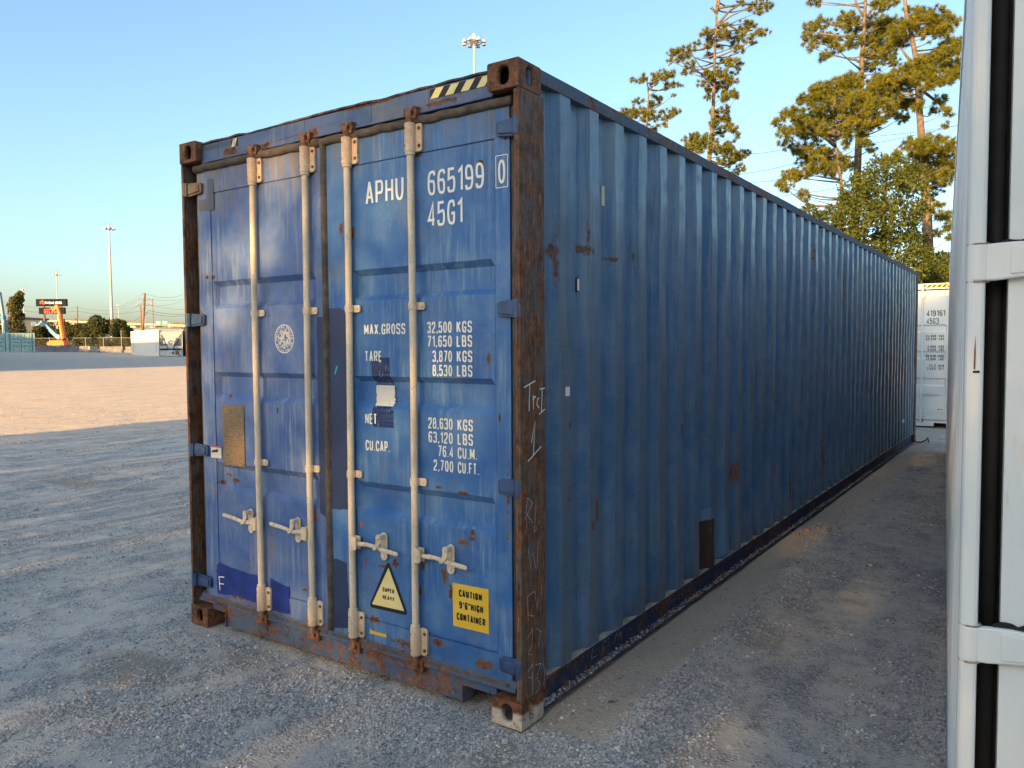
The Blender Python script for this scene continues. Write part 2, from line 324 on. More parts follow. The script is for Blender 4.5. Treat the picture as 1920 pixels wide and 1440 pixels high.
# ------------------------------------------------------------------ stroke lettering
def rp(pts, closed=False, seg=4):
    out = []; n = len(pts)
    for i, p in enumerate(pts):
        r = p[2] if len(p) > 2 else 0
        if r <= 0 or (not closed and i in (0, n-1)): out.append((p[0], p[1])); continue
        a = pts[i-1]; b = pts[(i+1) % n]
        P = Vector(p[:2]); A = Vector(a[:2])-P; B = Vector(b[:2])-P
        ra = min(r, A.length*.5 if (i > 1 or closed) else A.length); rb = min(r, B.length*.5 if (i < n-2 or closed) else B.length); r2 = min(ra, rb)
        s = P + A.normalized()*r2; e = P + B.normalized()*r2
        for k in range(seg+1):
            t = k/seg; q = s*(1-t)**2 + P*2*t*(1-t) + e*t*t; out.append((q.x, q.y))
    return out
_R = .5
def G(*strokes): return strokes
GL = {
'0': (1, [((0,0,_R),(1,0,_R),(1,1,_R),(0,1,_R)), 'c']), 'O': None,
'1': (.55, [((0,.80),(.55,1),(.55,0)), 'o']),
'2': (1, [((0,.74),(0,1,_R),(1,1,_R),(1,.58,.3),(0,.12,.1),(0,0),(1,0)), 'o']),
'3': (1, [((0,.82),(0,1,_R),(1,1,_R),(1,.54,.3),(.35,.54)), 'o', ((.35,.54),(1,.54,.3),(1,0,_R),(0,0,_R),(0,.18)), 'o']),
'4': (1, [((.78,0),(.78,1),(0,.25),(1.05,.25)), 'o']),
'5': (1, [((.95,1),(.08,1),(.04,.56),(1,.66,.4),(1,0,_R),(0,0,_R),(0,.22)), 'o']),
'6': (1, [((1,.83),(1,1,_R),(0,1,_R),(0,0,_R),(1,0,_R),(1,.58,.3),(0,.58)), 'o']),
'7': (1, [((0,1),(1,1),(.35,0)), 'o']),
'8': (1, [((0,0,.35),(1,0,.35),(1,.53,.22),(0,.53,.22)), 'c', ((0.06,.53,.2),(.94,.53,.2),(.94,1,.3),(.06,1,.3)), 'c']),
'9': (1, [((0,.17),(0,0,_R),(1,0,_R),(1,1,_R),(0,1,_R),(0,.45,.25),(1,.45)), 'o']),
'A': (1.05, [((0,0),(.5,1),(.55,1),(1.05,0)), 'o', ((.2,.3),(.85,.3)), 'o']),
'B': (1, [((0,0),(1,0,.3),(1,.52,.2),(0,.52)), 'o', ((0,.52),(.92,.52,.2),(.92,1,.25),(0,1),(0,0)), 'o']),
'C': (1, [((1,.74),(1,1,_R),(0,1,_R),(0,0,_R),(1,0,_R),(1,.26)), 'o']),
'D': (1, [((0,0),(1,0,_R),(1,1,_R),(0,1)), 'c']),
'E': (.85, [((.85,1),(0,1),(0,0),(.85,0)), 'o', ((0,.53),(.75,.53)), 'o']),
'F': (.85, [((.85,1),(0,1),(0,0)), 'o', ((0,.53),(.75,.53)), 'o']),
'G': (1, [((1,.74),(1,1,_R),(0,1,_R),(0,0,_R),(1,0,_R),(1,.45),(.55,.45)), 'o']),
'H': (1, [((0,0),(0,1)), 'o', ((1,0),(1,1)), 'o', ((0,.52),(1,.52)), 'o']),
'I': (.0, [((0,0),(0,1)), 'o']),
'K': (1, [((0,0),(0,1)), 'o', ((1,1),(.05,.40)), 'o', ((.35,.58),(1,0)), 'o']),
'L': (.85, [((0,1),(0,0),(.85,0)), 'o']),
'M': (1.3, [((0,0),(0,1)), 'o', ((.04,.97),(.65,.2)), 'o', ((.65,.2),(1.26,.97)), 'o', ((1.3,0),(1.3,1)), 'o']),
'N': (1.15, [((0,0),(0,1)), 'o', ((.05,.97),(1.10,.03)), 'o', ((1.15,0),(1.15,1)), 'o']),
'P': (1, [((0,0),(0,1),(1,1,.45),(1,.45,.45),(0,.45)), 'o']),
'R': (1, [((0,0),(0,1),(1,1,.45),(1,.47,.45),(0,.47)), 'o', ((.5,.47),(1,0)), 'o']),
'S': (1, [((1,.76),(1,1,_R),(0,1,_R),(0,.55,.4),(1,.47,.4),(1,0,_R),(0,0,_R),(0,.24)), 'o']),
'T': (1, [((0,1),(1,1)), 'o', ((.5,1),(.5,0)), 'o']),
'U': (1, [((0,1),(0,0,_R),(1,0,_R),(1,1)), 'o']),
'V': (1, [((0,1),(.5,0),(1,1)), 'o']), 'W': (1.4, [((0,1),(.35,0),(.7,.8),(1.05,0),(1.4,1)), 'o']),
'X': (1, [((0,0),(1,1)), 'o', ((0,1),(1,0)), 'o']), 'Y': (1, [((0,1),(.5,.5),(1,1)), 'o', ((.5,.5),(.5,0)), 'o']),
'.': (.0, [((0,-.02),(0,.07)), 'o']), ',': (.0, [((0.1,.1),(-.1,-.12)), 'o']),
"'": (.0, [((0,.72),(0,1)), 'o']), '"': (.4, [((0,.72),(0,1)), 'o', ((.4,.72),(.4,1)), 'o']), '-': (.6, [((0,.5),(.6,.5)), 'o'])}
GL['O'] = GL['0']; GL['Q'] = GL['0']
def stroke2d(pts, t, closed=False):
    """ribbon of width t along a 2D polyline -> list of quads"""
    P = [Vector(p) for p in pts]
    Q = [P[0]]
    for p in P[1:]:
        if (p-Q[-1]).length > 1e-5: Q.append(p)
    if closed and (Q[0]-Q[-1]).length < 1e-5: Q.pop()
    n = len(Q); L = []; R = []
    for i in range(n):
        a = Q[i-1] if (i > 0 or closed) else None; b = Q[(i+1) % n] if (i < n-1 or closed) else None
        d1 = (Q[i]-a).normalized() if a is not None else None; d2 = (b-Q[i]).normalized() if b is not None else None
        if d1 is None: d1 = d2
        if d2 is None: d2 = d1
        n1 = Vector((-d1.y, d1.x)); n2 = Vector((-d2.y, d2.x)); m = n1+n2
        if m.length < 1e-4: m = n1.copy()
        m.normalize(); k = 1/max(.45, m.dot(n1))
        L.append(Q[i]+m*(t/2*k)); R.append(Q[i]-m*(t/2*k))
    qs = []
    for i in range(n if closed else n-1):
        j = (i+1) % n; qs.append((L[i], R[i], R[j], L[j]))
    return qs
def text_quads(s, h, t, w, gap, total=None):
    """s laid out from x=0, capital height h, stroke t, glyph width w (outer)"""
    x = 0; out = []; cw = w-t; ch = h-t
    for c in s:
        if c == ' ': x += w*.75; continue
        wd, st = GL[c]
        for i in range(0, len(st), 2):
            pts = rp(st[i], st[i+1] == 'c'); pts = [(x+t/2+p[0]*cw, t/2+p[1]*ch) for p in pts]
            out += stroke2d(pts, t, st[i+1] == 'c')
        x += wd*cw + t + gap
    x -= gap
    if total: k = total/x; out = [[Vector((p.x*k, p.y)) for p in q] for q in out]
    return out, (total or x)
def on_plane(quads, O, U, V, name, mat, parent):
    mb = MB(); O = Vector(O); U = Vector(U); V = Vector(V); nv = U.cross(V)      # tiny steps keep crossing strokes out of one plane
    for i, q in enumerate(quads): mb.quad(*[O+U*p.x+V*p.y+nv*((i % 23)*.00004) for p in q])
    return mb.build(name, mat, parent, fix=False)
def door_text(s, x0, x1, zb, h, y, mat, parent, t=None, name='lettering'):
    q, w = text_quads(s, h, t or h*.13, h*.42, h*.11, x1-x0)
    return on_plane(q, (x0, y, zb), (1,0,0), (0,0,1), name, mat, parent)
def patch(pts, y, name, mat, parent, jag=.006, step=.03):
    """irregular flat patch on a y = const face"""
    out = []
    for i in range(len(pts)):
        a = Vector(pts[i]); b = Vector(pts[(i+1) % len(pts)]); n = max(1, int((b-a).length/step))
        for k in range(n):
            p = a.lerp(b, k/n); out.append((p.x+random.uniform(-jag, jag), y, p.y+random.uniform(-jag, jag)))
    mb = MB(); mb.poly(out); o = mb.build(name, mat, parent, fix=False)
    return o

# ------------------------------------------------------------------ container building blocks
def plate_hole(mb, O, U, V, w, h, hw, hh, inn, depth=.012, cx=.5, cy=.5):
    O = Vector(O); U = Vector(U); V = Vector(V); inn = Vector(inn)
    cxx, cyy = w*cx, h*cy
    A = [2*PI*k/28 for k in range(28)] + [math.atan2(b-cyy, a-cxx) % (2*PI) for a in (0, w) for b in (0, h)]
    A = sorted(set(round(a, 6) for a in A)); outer = []; inner = []
    for a in A:
        c, s = math.cos(a), math.sin(a)
        t = min(((w-cxx)/c if c > 1e-9 else (-cxx/c if c < -1e-9 else 1e9)), ((h-cyy)/s if s > 1e-9 else (-cyy/s if s < -1e-9 else 1e9)))
        outer.append(O + U*(cxx+c*t) + V*(cyy+s*t))
        # stadium hole: superellipse
        k = (abs(c/(hw/2))**2.8 + abs(s/(hh/2))**2.8)**(-1/2.8)
        inner.append(O + U*(cxx+c*k) + V*(cyy+s*k))
    n = len(A)
    for i in range(n):
        j = (i+1) % n
        mb.quad(outer[i], outer[j], inner[j], inner[i]); mb.quad(inner[i], inner[j], inner[j]+inn*depth, inner[i]+inn*depth)

def casting(parent, mat, cx, cy, z0, sx, sy, bevel=.010):
    """corner casting with its outer corner at (cx, cy); sx, sy point inwards"""
    W_, D_, H_ = .162, .178, .118
    mb = MB()
    x0, x1 = sorted((cx, cx+sx*W_)); y0, y1 = sorted((cy, cy+sy*D_)); z1 = z0+H_
    plate_hole(mb, (x0, cy, z0), (1,0,0), (0,0,1), W_, H_, .058, .078, (0, sy, 0), .025)
    plate_hole(mb, (cx, y0, z0), (0,1,0), (0,0,1), D_, H_, .052, .078, (sx, 0, 0), .025)
    oy = y1 if sy > 0 else y0; ox = x1 if sx > 0 else x0
    mb.quad((x0,oy,z0),(x1,oy,z0),(x1,oy,z1),(x0,oy,z1)); mb.quad((ox,y0,z0),(ox,y1,z0),(ox,y1,z1),(ox,y0,z1))
    mb.quad((x0,y0,z0),(x1,y0,z0),(x1,y1,z0),(x0,y1,z0)); mb.quad((x0,y0,z1),(x1,y0,z1),(x1,y1,z1),(x0,y1,z1))
    return mb.build('corner_casting', mat, parent, bevel=bevel, seg=3)

def corr_profile(y0, y1, first_end, depth, pitch=.28, outer=.092, slope=.062, inner=.064, x_out=-.006, sgn=1):
    """(y, x) polyline of trapezoid corrugation; outer flats end at first_end + k*pitch"""
    pts = [(y0, x_out-depth)]; k = 0
    while True:
        e = first_end + k*pitch; a = e-outer
        if e+slope > y1: break
        if a-slope > y0: pts.append((a-slope, x_out-depth))
        pts += [(a, x_out), (e, x_out), (e+slope, x_out-depth)]; k += 1
    pts.append((y1, x_out-depth)); return [(p[0], p[1]) for p in pts]

def wall_sheet(prof, z0, z1, name, mat, parent, side_x=0, sgn=1, nz=1, dent=0.0, seed=0, dents=()):
    """vertical corrugated sheet from a (y, x) profile; side_x shifts, sgn mirrors"""
    mb = MB(); zs = [z0+(z1-z0)*i/nz for i in range(nz+1)]
    P = [[None]*len(zs) for _ in prof]
    for i, (y, x) in enumerate(prof):
        for j, z in enumerate(zs):
            d = 0; dy = 0
            if dent:
                d = dent*(mnoise.noise(Vector((y*1.3+seed, z*1.6, 0)))) + dent*.6*mnoise.noise(Vector((y*4, z*5, 3.3+seed)))
                dy = dent*.9*mnoise.noise(Vector((y*3.1, z*3.7, 9.3)))
                for (dyc, dz, r, a) in dents:
                    q = math.exp(-((y-dyc)/r)**2 - ((z-dz)/(r*1.3))**2); d -= a*q
                if j in (0, nz): d *= .2; dy *= .2
            P[i][j] = (side_x + sgn*(x+d), y+dy, z)
    for i in range(len(prof)-1):
        for j in range(len(zs)-1): mb.quad(P[i][j], P[i+1][j], P[i+1][j+1], P[i][j+1])
    return mb.build(name, mat, parent, fix=True)

def door_leaf(parent, mat, x0, x1, xi0, xi1, z0, z1, bands, y=.045, depth=.034, name='door'):
    """x0..x1 whole leaf, xi0..xi1 corrugated panel between stiles; bands: (top_out, top_in, bot_in, bot_out)"""
    mb = MB(); yb = y+.05; w = .0035
    mb.box(x0, xi0, y, yb, z0, z1); mb.box(xi1, x1, y, yb, z0, z1)
    lo, hi = z0+.135, z1-.135
    mb.box(xi0, xi1, y, yb, z0, lo-.004); mb.box(xi0, xi1, y, yb, hi+.004, z1)
    zz = [(hi+.004, y+.008), (hi-.004, y+w)]
    for (a, b, c, d) in bands: zz += [(a, y+w), (b, y+depth), (c, y+depth), (d, y+w)]
    zz += [(lo+.004, y+w), (lo-.004, y+.008)]
    sl = .022; xs = [xi0+.004, xi0+.004+sl, xi1-.004-sl, xi1-.004]
    n = 10; xm = [xs[1]+(xs[2]-xs[1])*i/n for i in range(n+1)]
    cols = [xs[0]] + xm + [xs[3]]
    def yy(i, base):
        if i in (0, len(cols)-1) and base > y+.02: return y+w
        return base
    def wob(x, z, base):
        return .0010*mnoise.noise(Vector((x*2.3, z*2.1, 4))) if abs(base-(y+w)) < 1e-6 or base > y+.02 else 0
    for i in range(len(cols)-1):
        for j in range(len(zz)-1):
            (za, ya), (zb, yb2) = zz[j], zz[j+1]
            e0 = i in (0,); e1 = (i+1) == len(cols)-1
            A = yy(i, ya); B = yy(i+1, ya); Cc = yy(i+1, yb2); D = yy(i, yb2)
            m = max(1, int(abs(za-zb)/.12))
            for k in range(m):
                t0, t1 = k/m, (k+1)/m
                f = lambda xx, t, p, q: (xx, p+(q-p)*t + wob(xx, za+(zb-za)*t, p+(q-p)*t)*(0 if xx in (cols[0], cols[-1]) else 1), za+(zb-za)*t)
                mb.quad(f(cols[i], t0, A, D), f(cols[i+1], t0, B, Cc), f(cols[i+1], t1, B, Cc), f(cols[i], t1, A, D))
    mb.quad((xi0, yb, lo), (xi1, yb, lo), (xi1, yb, hi), (xi0, yb, hi))
    return mb.build(name, mat, parent)

def lock_rod(parent, x, hand, ztop=2.80, zbot=.115, y=.020, mat=None, rust=None, clamps=(1.875, 1.038), hz=.69, hlen=.325, haspdx=.10, handle=True):
    """door lock rod with bearings, cams and a handle; hand = -1 handle to the left, 1 to the right"""
    mat = mat or M['rod']; rust = rust or M['rust']
    mb = MB()
    bow = lambda z: .0035*math.sin(z*2.1+x*3)
    zs = [zbot+.085+(ztop-zbot-.17)*i/9 for i in range(10)]
    mb.tube([(x+bow(z), y, z) for z in zs], .0170, 14)
    for zc in (2.588, .335): mb.lathe([(.017,-.010),(.0235,-.008),(.0235,.008),(.017,.010)], (x+bow(zc), y, zc), 14)
    rod = mb.build('lock_rod', mat, parent, smooth=True)
    for zc, rr in ((2.660, 1), (.262, -1)):            # end bearings with flange and rivets
        m = MB(); xx = x+bow(zc)
        m.lathe([(.0185,-.066),(.0265,-.066),(.0265,.066),(.0185,.066)], (xx, y, zc), 14)
        m.prism([(xx+.018, zc-.066), (xx+.052, zc-.066), (xx+.062, zc-.056), (xx+.062, zc+.056), (xx+.052, zc+.066), (xx+.018, zc+.066)], 1, .031, .0445)
        b = m.build('rod_bearing', mat, rod, smooth=True, bevel=.0015, seg=1)
        m = MB()
        for dz in (-.040, .040):
            m.tube([(xx+.047, .031, zc+dz), (xx+.047, .0265, zc+dz), (xx+.047, .0255, zc+dz)], [.0085,.0075,.004], 10)
            m.tube([(xx-.010, y-.0245, zc+dz), (xx-.010, y-.0255, zc+dz)], [.0045,.0045], 8)
        m.build('rivet', M['cast'], rod, smooth=True)['kind'] = 'stuff'
    for zc in clamps:
        m = MB(); xx = x+bow(zc)
        m.lathe([(.0175,-.018),(.0215,-.018),(.0215,.018),(.0175,.018)], (xx, y, zc), 12)
        m.prism([(xx+.014, zc-.018), (xx+.054, zc-.018), (xx+.060, zc-.010), (xx+.060, zc+.010), (xx+.054, zc+.018), (xx+.014, zc+.018)], 1, .034, .0445)
        m.tube([(xx+.044, .034, zc), (xx+.044, .029, zc)], [.0085,.006], 10); m.tube([(xx-.006, y-.021, zc), (xx-.006, y-.0235, zc)], .0045, 8)
        m.build('rod_clamp', mat, rod, smooth=True, bevel=.0012, seg=1)
    for zc, sg in ((ztop-.055, 1), (zbot+.055, -1)):   # cam ends and their keepers
        m = MB(); xx = x+bow(zc)
        m.lathe([(.0185,-.045*1),(.0165,-.030),(.0165,.0),(.020,.006),(.020,.014),(.015,.018)] if sg > 0 else [(.015,-.018),(.020,-.014),(.020,-.006),(.0165,0),(.0165,.030),(.0185,.045)], (xx, y, zc), 12)
        m.box(xx-.017, xx+.017, y-.016, y+.014, zc+(.014 if sg > 0 else -.044), zc+(.044 if sg > 0 else -.014))
        m.prism([(xx-.034, zc+sg*.046), (xx-.016, zc+sg*.026), (xx+.014, zc+sg*.026), (xx+.026, zc+sg*.040), (xx+.030, zc+sg*.050), (xx+.010, zc+sg*.043), (xx-.010, zc+sg*.052)], 1, y-.014, y+.010)
        m.prism([(xx-.026, zc+sg*.008), (xx-.012, zc+sg*.016), (xx-.012, zc+sg*.024), (xx-.030, zc+sg*.018)], 1, y-.016, y+.004)
        m.build('locking_cam', rust, rod, smooth=True, bevel=.002, seg=1)
        m = MB()
        m.prism([(xx+.018, zc+sg*.000), (xx+.042, zc-sg*.004), (xx+.050, zc+sg*.020), (xx+.046, zc+sg*.052), (xx+.026, zc+sg*.058), (xx+.020, zc+sg*.040), (xx+.032, zc+sg*.026)], 1, y-.008, .045)
        m.build('cam_keeper', M['cast'], rod, smooth=True, bevel=.002, seg=1); m = MB()
        m.prism([(xx-.040, zc+sg*.018), (xx-.024, zc+sg*.020), (xx-.022, zc+sg*.048), (xx-.040, zc+sg*.052)], 1, y+.002, .045)
        m.build('cam_keeper', M['cast'], rod, smooth=True, bevel=.002, seg=1)
    if not handle: return rod
    s = hand; xx = x+bow(hz)
    m = MB()                                            # hub plate fixed to the rod
    m.prism([(xx+s*.008, hz-.036), (xx+s*.046, hz-.034), (xx+s*.052, hz-.026), (xx+s*.052, hz+.026), (xx+s*.046, hz+.034), (xx+s*.008, hz+.036)], 1, y-.026, y-.018)
    m.prism([(xx+s*.008, hz-.034), (xx+s*.050, hz-.032), (xx+s*.050, hz+.032), (xx+s*.008, hz+.034)], 1, y+.006, y+.012)
    m.box(*sorted((xx+s*.008, xx+s*.016)), y-.018, y+.006, hz-.034, hz+.034)
    m.tube([(xx+s*.034, y-.026, hz), (xx+s*.034, y-.0285, hz)], .0075, 10)
    m.build('handle_hub', mat, rod, smooth=True, bevel=.002, seg=1)
    m = MB(); P = []; Rr = []
    for t, dz, dy, r in ((0.03, 0, -.004, .011), (.06, .002, -.006, .013), (.10, -.002, -.010, .0145), (.115, -.004, -.014, .013), (.15, -.002, -.012, .0125), (.19, .004, -.010, .0135), (.24, .010, -.009, .0140), (.30, .014, -.008, .0135), (hlen-.006, .016, -.008, .0125), (hlen, .016, -.008, .006)):
        P.append((xx+s*t, y+dy-.002, hz+dz if s < 0 else hz-dz*1.1)); Rr.append(r*.86)
    m.tube(P, Rr, 10)
    for p in range(len(m.v)):                            # flatten the bar a little
        v = m.v[p]; m.v[p] = (v[0], y-.012+(v[1]-y+.012)*.62, v[2])
    m.build('handle', mat, rod, smooth='all')
    hx = xx+s*haspdx; m = MB()                           # hasp: back plate and swivel catch
    pl = [(hx+.022*math.cos(a), hz+.048+.022*math.sin(a)) for a in [PI*k/8 for k in range(9)]] + [(hx+.022*math.cos(a), hz-.048+.022*math.sin(a)) for a in [PI+PI*k/8 for k in range(9)]]
    m.prism(pl, 1, .036, .0445)
    m.tube([(hx, .036, hz-.050), (hx, .030, hz-.050)], [.009,.007], 10)
    m.build('hasp_plate', mat, rod, smooth=True, bevel=.0015, seg=1)
    m = MB()
    a = [(hx-.016, hz+.052), (hx-.010, hz+.066), (hx+.004, hz+.068), (hx+.014, hz+.058), (hx+.015, hz+.030), (hx+.004, hz+.006), (hx-.020, hz-.014), (hx-.034, hz-.016), (hx-.036, hz-.006), (hx-.020, hz+.014), (hx-.014, hz+.030)]
    m.prism(a, 1, -.006, .002); m.box(hx-.012, hx+.012, .000, .036, hz+.040, hz+.064)
    m.tube([(hx, -.004, hz+.050), (hx, -.011, hz+.050)], [.010,.008], 10)
    m.build('hasp_catch', mat, rod, smooth=True, bevel=.002, seg=1)
    return rod

def hinge(parent, mat, xpost, xblade, z, s=1, y=.014, h=.040, yd=.030):
    """s = 1: post on the +x side of the blade"""
    m = MB(); a, b = xblade, xpost
    m.prism([(a, z-h*.62), (a+s*.012, z-h*.80), (b-s*.020, z-h), (b-s*.004, z-h), (b-s*.004, z+h), (b-s*.020, z+h), (a+s*.012, z+h*.80), (a, z+h*.62)], 1, yd-.004, .044)
    m.prism([(a+s*.014, z-h*.50), (b-s*.026, z-h*.72), (b-s*.026, z+h*.72), (a+s*.014, z+h*.50)], 1, yd-.012, yd-.002)
    m.lathe([(.001,-h),(.016,-h),(.016,h),(.001,h)], (b, y+.002, z), 12)
    m.box(min(b, b-s*.022), max(b, b-s*.022), y-.004, .040, z-h, z+h)
    return m.build('hinge', mat, parent, smooth=True, bevel=.003, seg=2)

# ------------------------------------------------------------------ the blue container (origin at its near right bottom corner)
W, L, H = 2.438, 12.192, 2.896
BANDS = [(2.070,2.040,1.940,1.914), (1.538,1.510,1.410,1.374), (1.003,.969,.868,.836)]
bc = empty('shipping_container', (0,0,0))
tag(bc, 'weathered blue shipping container with rusty posts and white number APHU 665199 on its door', 'shipping container')
for (cx, sx) in ((0,-1), (-W,1)):
    for (cy, sy) in ((0,1), (L,-1)):
        for z0 in (0, H-.118):
            casting(bc, M['cast_dusty'] if (z0 == 0 and cx == 0 and cy == 0) else M['cast'], cx, cy, z0, sx, sy)
z0p, z1p = .118, H-.118
# near right post: wide side face, hinge column in front
m = MB(); m.prism([(-.002,.006),(-.002,.205),(-.010,.212),(-.045,.212),(-.045,.198),(-.014,.192),(-.014,.090),(-.060,.090),(-.060,.050),(-.034,.050),(-.034,.026),(-.012,.006)], 2, z0p, z1p)
m.build('corner_post', M['post'], bc, bevel=.004)
m = MB(); m.tube([(-.020,.016,z0p+.01),(-.020,.016,z1p-.01)], .0135, 12); m.build('hinge_column', M['post'], bc, smooth=True)
m = MB(); m.prism([(-W+.002,.006),(-W+.002,.205),(-W+.016,.205),(-W+.016,.006)], 2, z0p, z1p)
m.build('corner_post', M['post'], bc, bevel=.003)
m = MB(); m.tube([(-W+.010,.012,z0p+.01),(-W+.010,.012,z1p-.01)], .0095, 10); m.build('hinge_column', M['post'], bc, smooth=True)
for x in (0, -W):
    m = MB(); s = -1 if x == 0 else 1
    m.box(*sorted((x+s*.002, x+s*.05)), L-.16, L-.004, z0p, z1p); m.build('corner_post', M['post'], bc, bevel=.004)
# header: recessed plate with roof edge above
m = MB(); m.box(-W+.163, -.163, .043, .12, 2.768, 2.874)
m.box(-W+.012, -.012, .10, .16, 2.74, 2.876); m.box(-W+.163, -.163, .036, .043, 2.768, 2.779)
m.build('door_header', M['header'], bc, bevel=.003)
m = MB(); n = 60                                         # bent roof lip over the header
for i in range(n):
    xa = -W+.163+(W-.326)*i/n; xb = -W+.163+(W-.326)*(i+1)/n
    f = lambda x: .010*mnoise.noise(Vector((x*3.1, 2.2, 0))) + .006*mnoise.noise(Vector((x*9, 7, 0)))
    za, zb = H-.010+f(xa), H-.010+f(xb)
    ya, yb_ = .040+.5*f(xa+5), .040+.5*f(xb+5)
    m.quad((xa,ya,za-.010),(xb,yb_,zb-.010),(xb,yb_,zb),(xa,ya,za)); m.quad((xa,ya,za),(xb,yb_,zb),(xb,.30,H-.016),(xa,.30,H-.016)); m.quad((xa,ya,za-.010),(xb,yb_,zb-.010),(xb,.12,H-.024),(xa,.12,H-.024))
m.build('roof_lip', M['post_dark'], bc)
for x in (-.90, -.53, -1.38, -1.97, -2.13):               # weld joints on the header
    m = MB(); m.box(x-.0025, x+.0025, .0405, .043, 2.780, 2.873); m.build('weld_seam', M['header'], bc)
# sill with two notches
m = MB()
m.prism([(-W+.163,.105),(-W+.30,.105),(-W+.30,.030),(-.352,.030),(-.352,.104),(-.163,.104),(-.163,.150),(-W+.163,.150)][::-1], 1, .040, .11)
m.build('door_sill', M['sill'], bc, bevel=.003)
m = MB(); m.prism([(.022,.146),(.050,.146),(.11,.150),(.11,.205),(.070,.200),(.044,.188),(.036,.166),(.022,.160)], 0, -W+.05, -.05)
m.build('sill_ledge', M['sill'], bc, bevel=.004)
m = MB(); m.box(-.356, -.350, .026, .11, .026, .106); m.build('notch_plate', M['sill'], bc); m = MB(); m.box(-W+.298, -W+.304, .026, .11, .026, .106); m.build('notch_plate', M['sill'], bc)
m = MB(); m.box(-W+.05, -.05, .13, L-.05, .12, .16); m.build('floor_frame', M['gasket_dark'], bc)
for k in range(9):
    m = MB(); yk = 1.0+k*1.25; m.box(-W+.05, -.05, yk, yk+.05, .02, .12); m.build('cross_member', M['post_dark'], bc)

# doors
dl = door_leaf(bc, M['door_l'], -2.335, -1.262, -2.215, -1.318, .165, 2.722, [(a+.004,b+.004,c,d) for a,b,c,d in BANDS])
dr = door_leaf(bc, M['door_r'], -1.228, -.078, -1.052, -.158, .165, 2.722, BANDS)
tag(dl, 'left door, purplish blue with round seal and tan plate'); tag(dr, 'right door with white container number')
def seal(path, r, mat, parent, name='door_seal', sq=1.0, y0=.045):
    m = MB(); m.tube(path, r, 10); m.v = [(v[0], y0-(abs(y0-v[1]))*sq if v[1] < y0 else v[1], v[2]) for v in m.v]
    return m.build(name, mat, parent, smooth='all')
def wavy(x0, x1, z, amp=.004, n=40, y=.044): return [(x0+(x1-x0)*i/n, y+amp*.5*mnoise.noise(Vector((x0+i*.9, 1, 2))), z+amp*mnoise.noise(Vector((x0*3+i*.37, 0, 4)))) for i in range(n+1)]
seal(wavy(-2.345, -1.265, 2.742, .006), .024, M['gasket'], dl); seal(wavy(-1.262, -.062, 2.738, .006), .022, M['gasket'], dr)
seal([(-1.245+.002*mnoise.noise(Vector((0, i*.7, 0))), .046, .19+2.545*i/30) for i in range(31)], .019, M['gasket'], dr)
m = MB(); m.box(-1.266, -1.224, .040, .06, .17, 2.72); m.build('door_seal', M['gasket'], dl)
seal([(-2.349, .070, .15), (-2.349, .070, 2.74)], .018, M['gasket'], dl); seal([(-.064, .060, .15), (-.064, .060, 2.74)], .012, M['gasket'], dr)
seal(wavy(-2.30, -1.265, .163, .004), .014, M['gasket'], dl); seal(wavy(-1.225, -.09, .163, .004), .014, M['gasket'], dr)
m = MB(); m.box(-W+.017, -2.335, .13, .16, .12, 2.76); m.build('door_seal', M['gasket_dark'], bc)  # black sheet standing in for the shaded gap beside the left door
HZ = (2.620, 1.845, 1.062, .262)
for i, z in enumerate(HZ):
    hinge(dr, M['hinge'], -.020, -.138, z, 1); hinge(dl, M['hinge_worn'] if i == 0 else M['hinge'], -W+.018, -2.275, z+.006, -1)

# lock rods
for x, hand, hdx in ((-1.79,-1,.105), (-1.362,-1,.125), (-1.050,1,.205), (-.625,1,.205)):
    lock_rod(bc, x, hand, haspdx=hdx)

# lettering on the right door (panel face stands at y = .0485, stiles at .045)
YT, YS = .0462, .0432
T = lambda s, a, b, z, h, t=None, y=YT: door_text(s, a, b, z, h, y, M['white_print'], dr, t)
T('APHU', -.947, -.694, 2.385, .112, .0125); T('665199', -.544, -.216, 2.385, .113, .0125); T('45G1', -.546, -.338, 2.240, .113, .0125)
T('0', -.138, -.100, 2.390, .104, .0125, YS)
m = []
for a, b in (((-.150,2.374),(-.087,2.374)), ((-.087,2.374),(-.087,2.512)), ((-.087,2.512),(-.150,2.512)), ((-.150,2.512),(-.150,2.374))): m += stroke2d([a, b], .0035)
on_plane(m, (0, YS, 0), (1,0,0), (0,0,1), 'lettering', M['white_print'], dr)
for s1, a, b, z, s2, c in (('32,500', -.556, -.408, 1.746, 'KGS', -.290), ('71,650', -.556, -.408, 1.681, 'LBS', -.290), ('3,870', -.526, -.408, 1.611, 'KGS', -.290), ('8,530', -.526, -.408, 1.545, 'LBS', -.290),
                           ('28,630', -.556, -.408, 1.296, 'KGS', -.290), ('63,120', -.556, -.408, 1.230, 'LBS', -.290), ('76.4', -.498, -.406, 1.166, 'CU.M.', -.268), ('2,700', -.526, -.406, 1.098, 'CU.FT.', -.258)):
    T(s1, a, b, z, .053, .0072); T(s2, -.380, c, z, .053, .0072)
T('MAX.GROSS', -.971, -.694, 1.744, .053, .0072); T('TARE', -.969, -.852, 1.610, .053, .0072); T('NET', -.973, -.892, 1.297, .053, .0072); T('CU.CAP.', -.973, -.806, 1.163, .053, .0072)

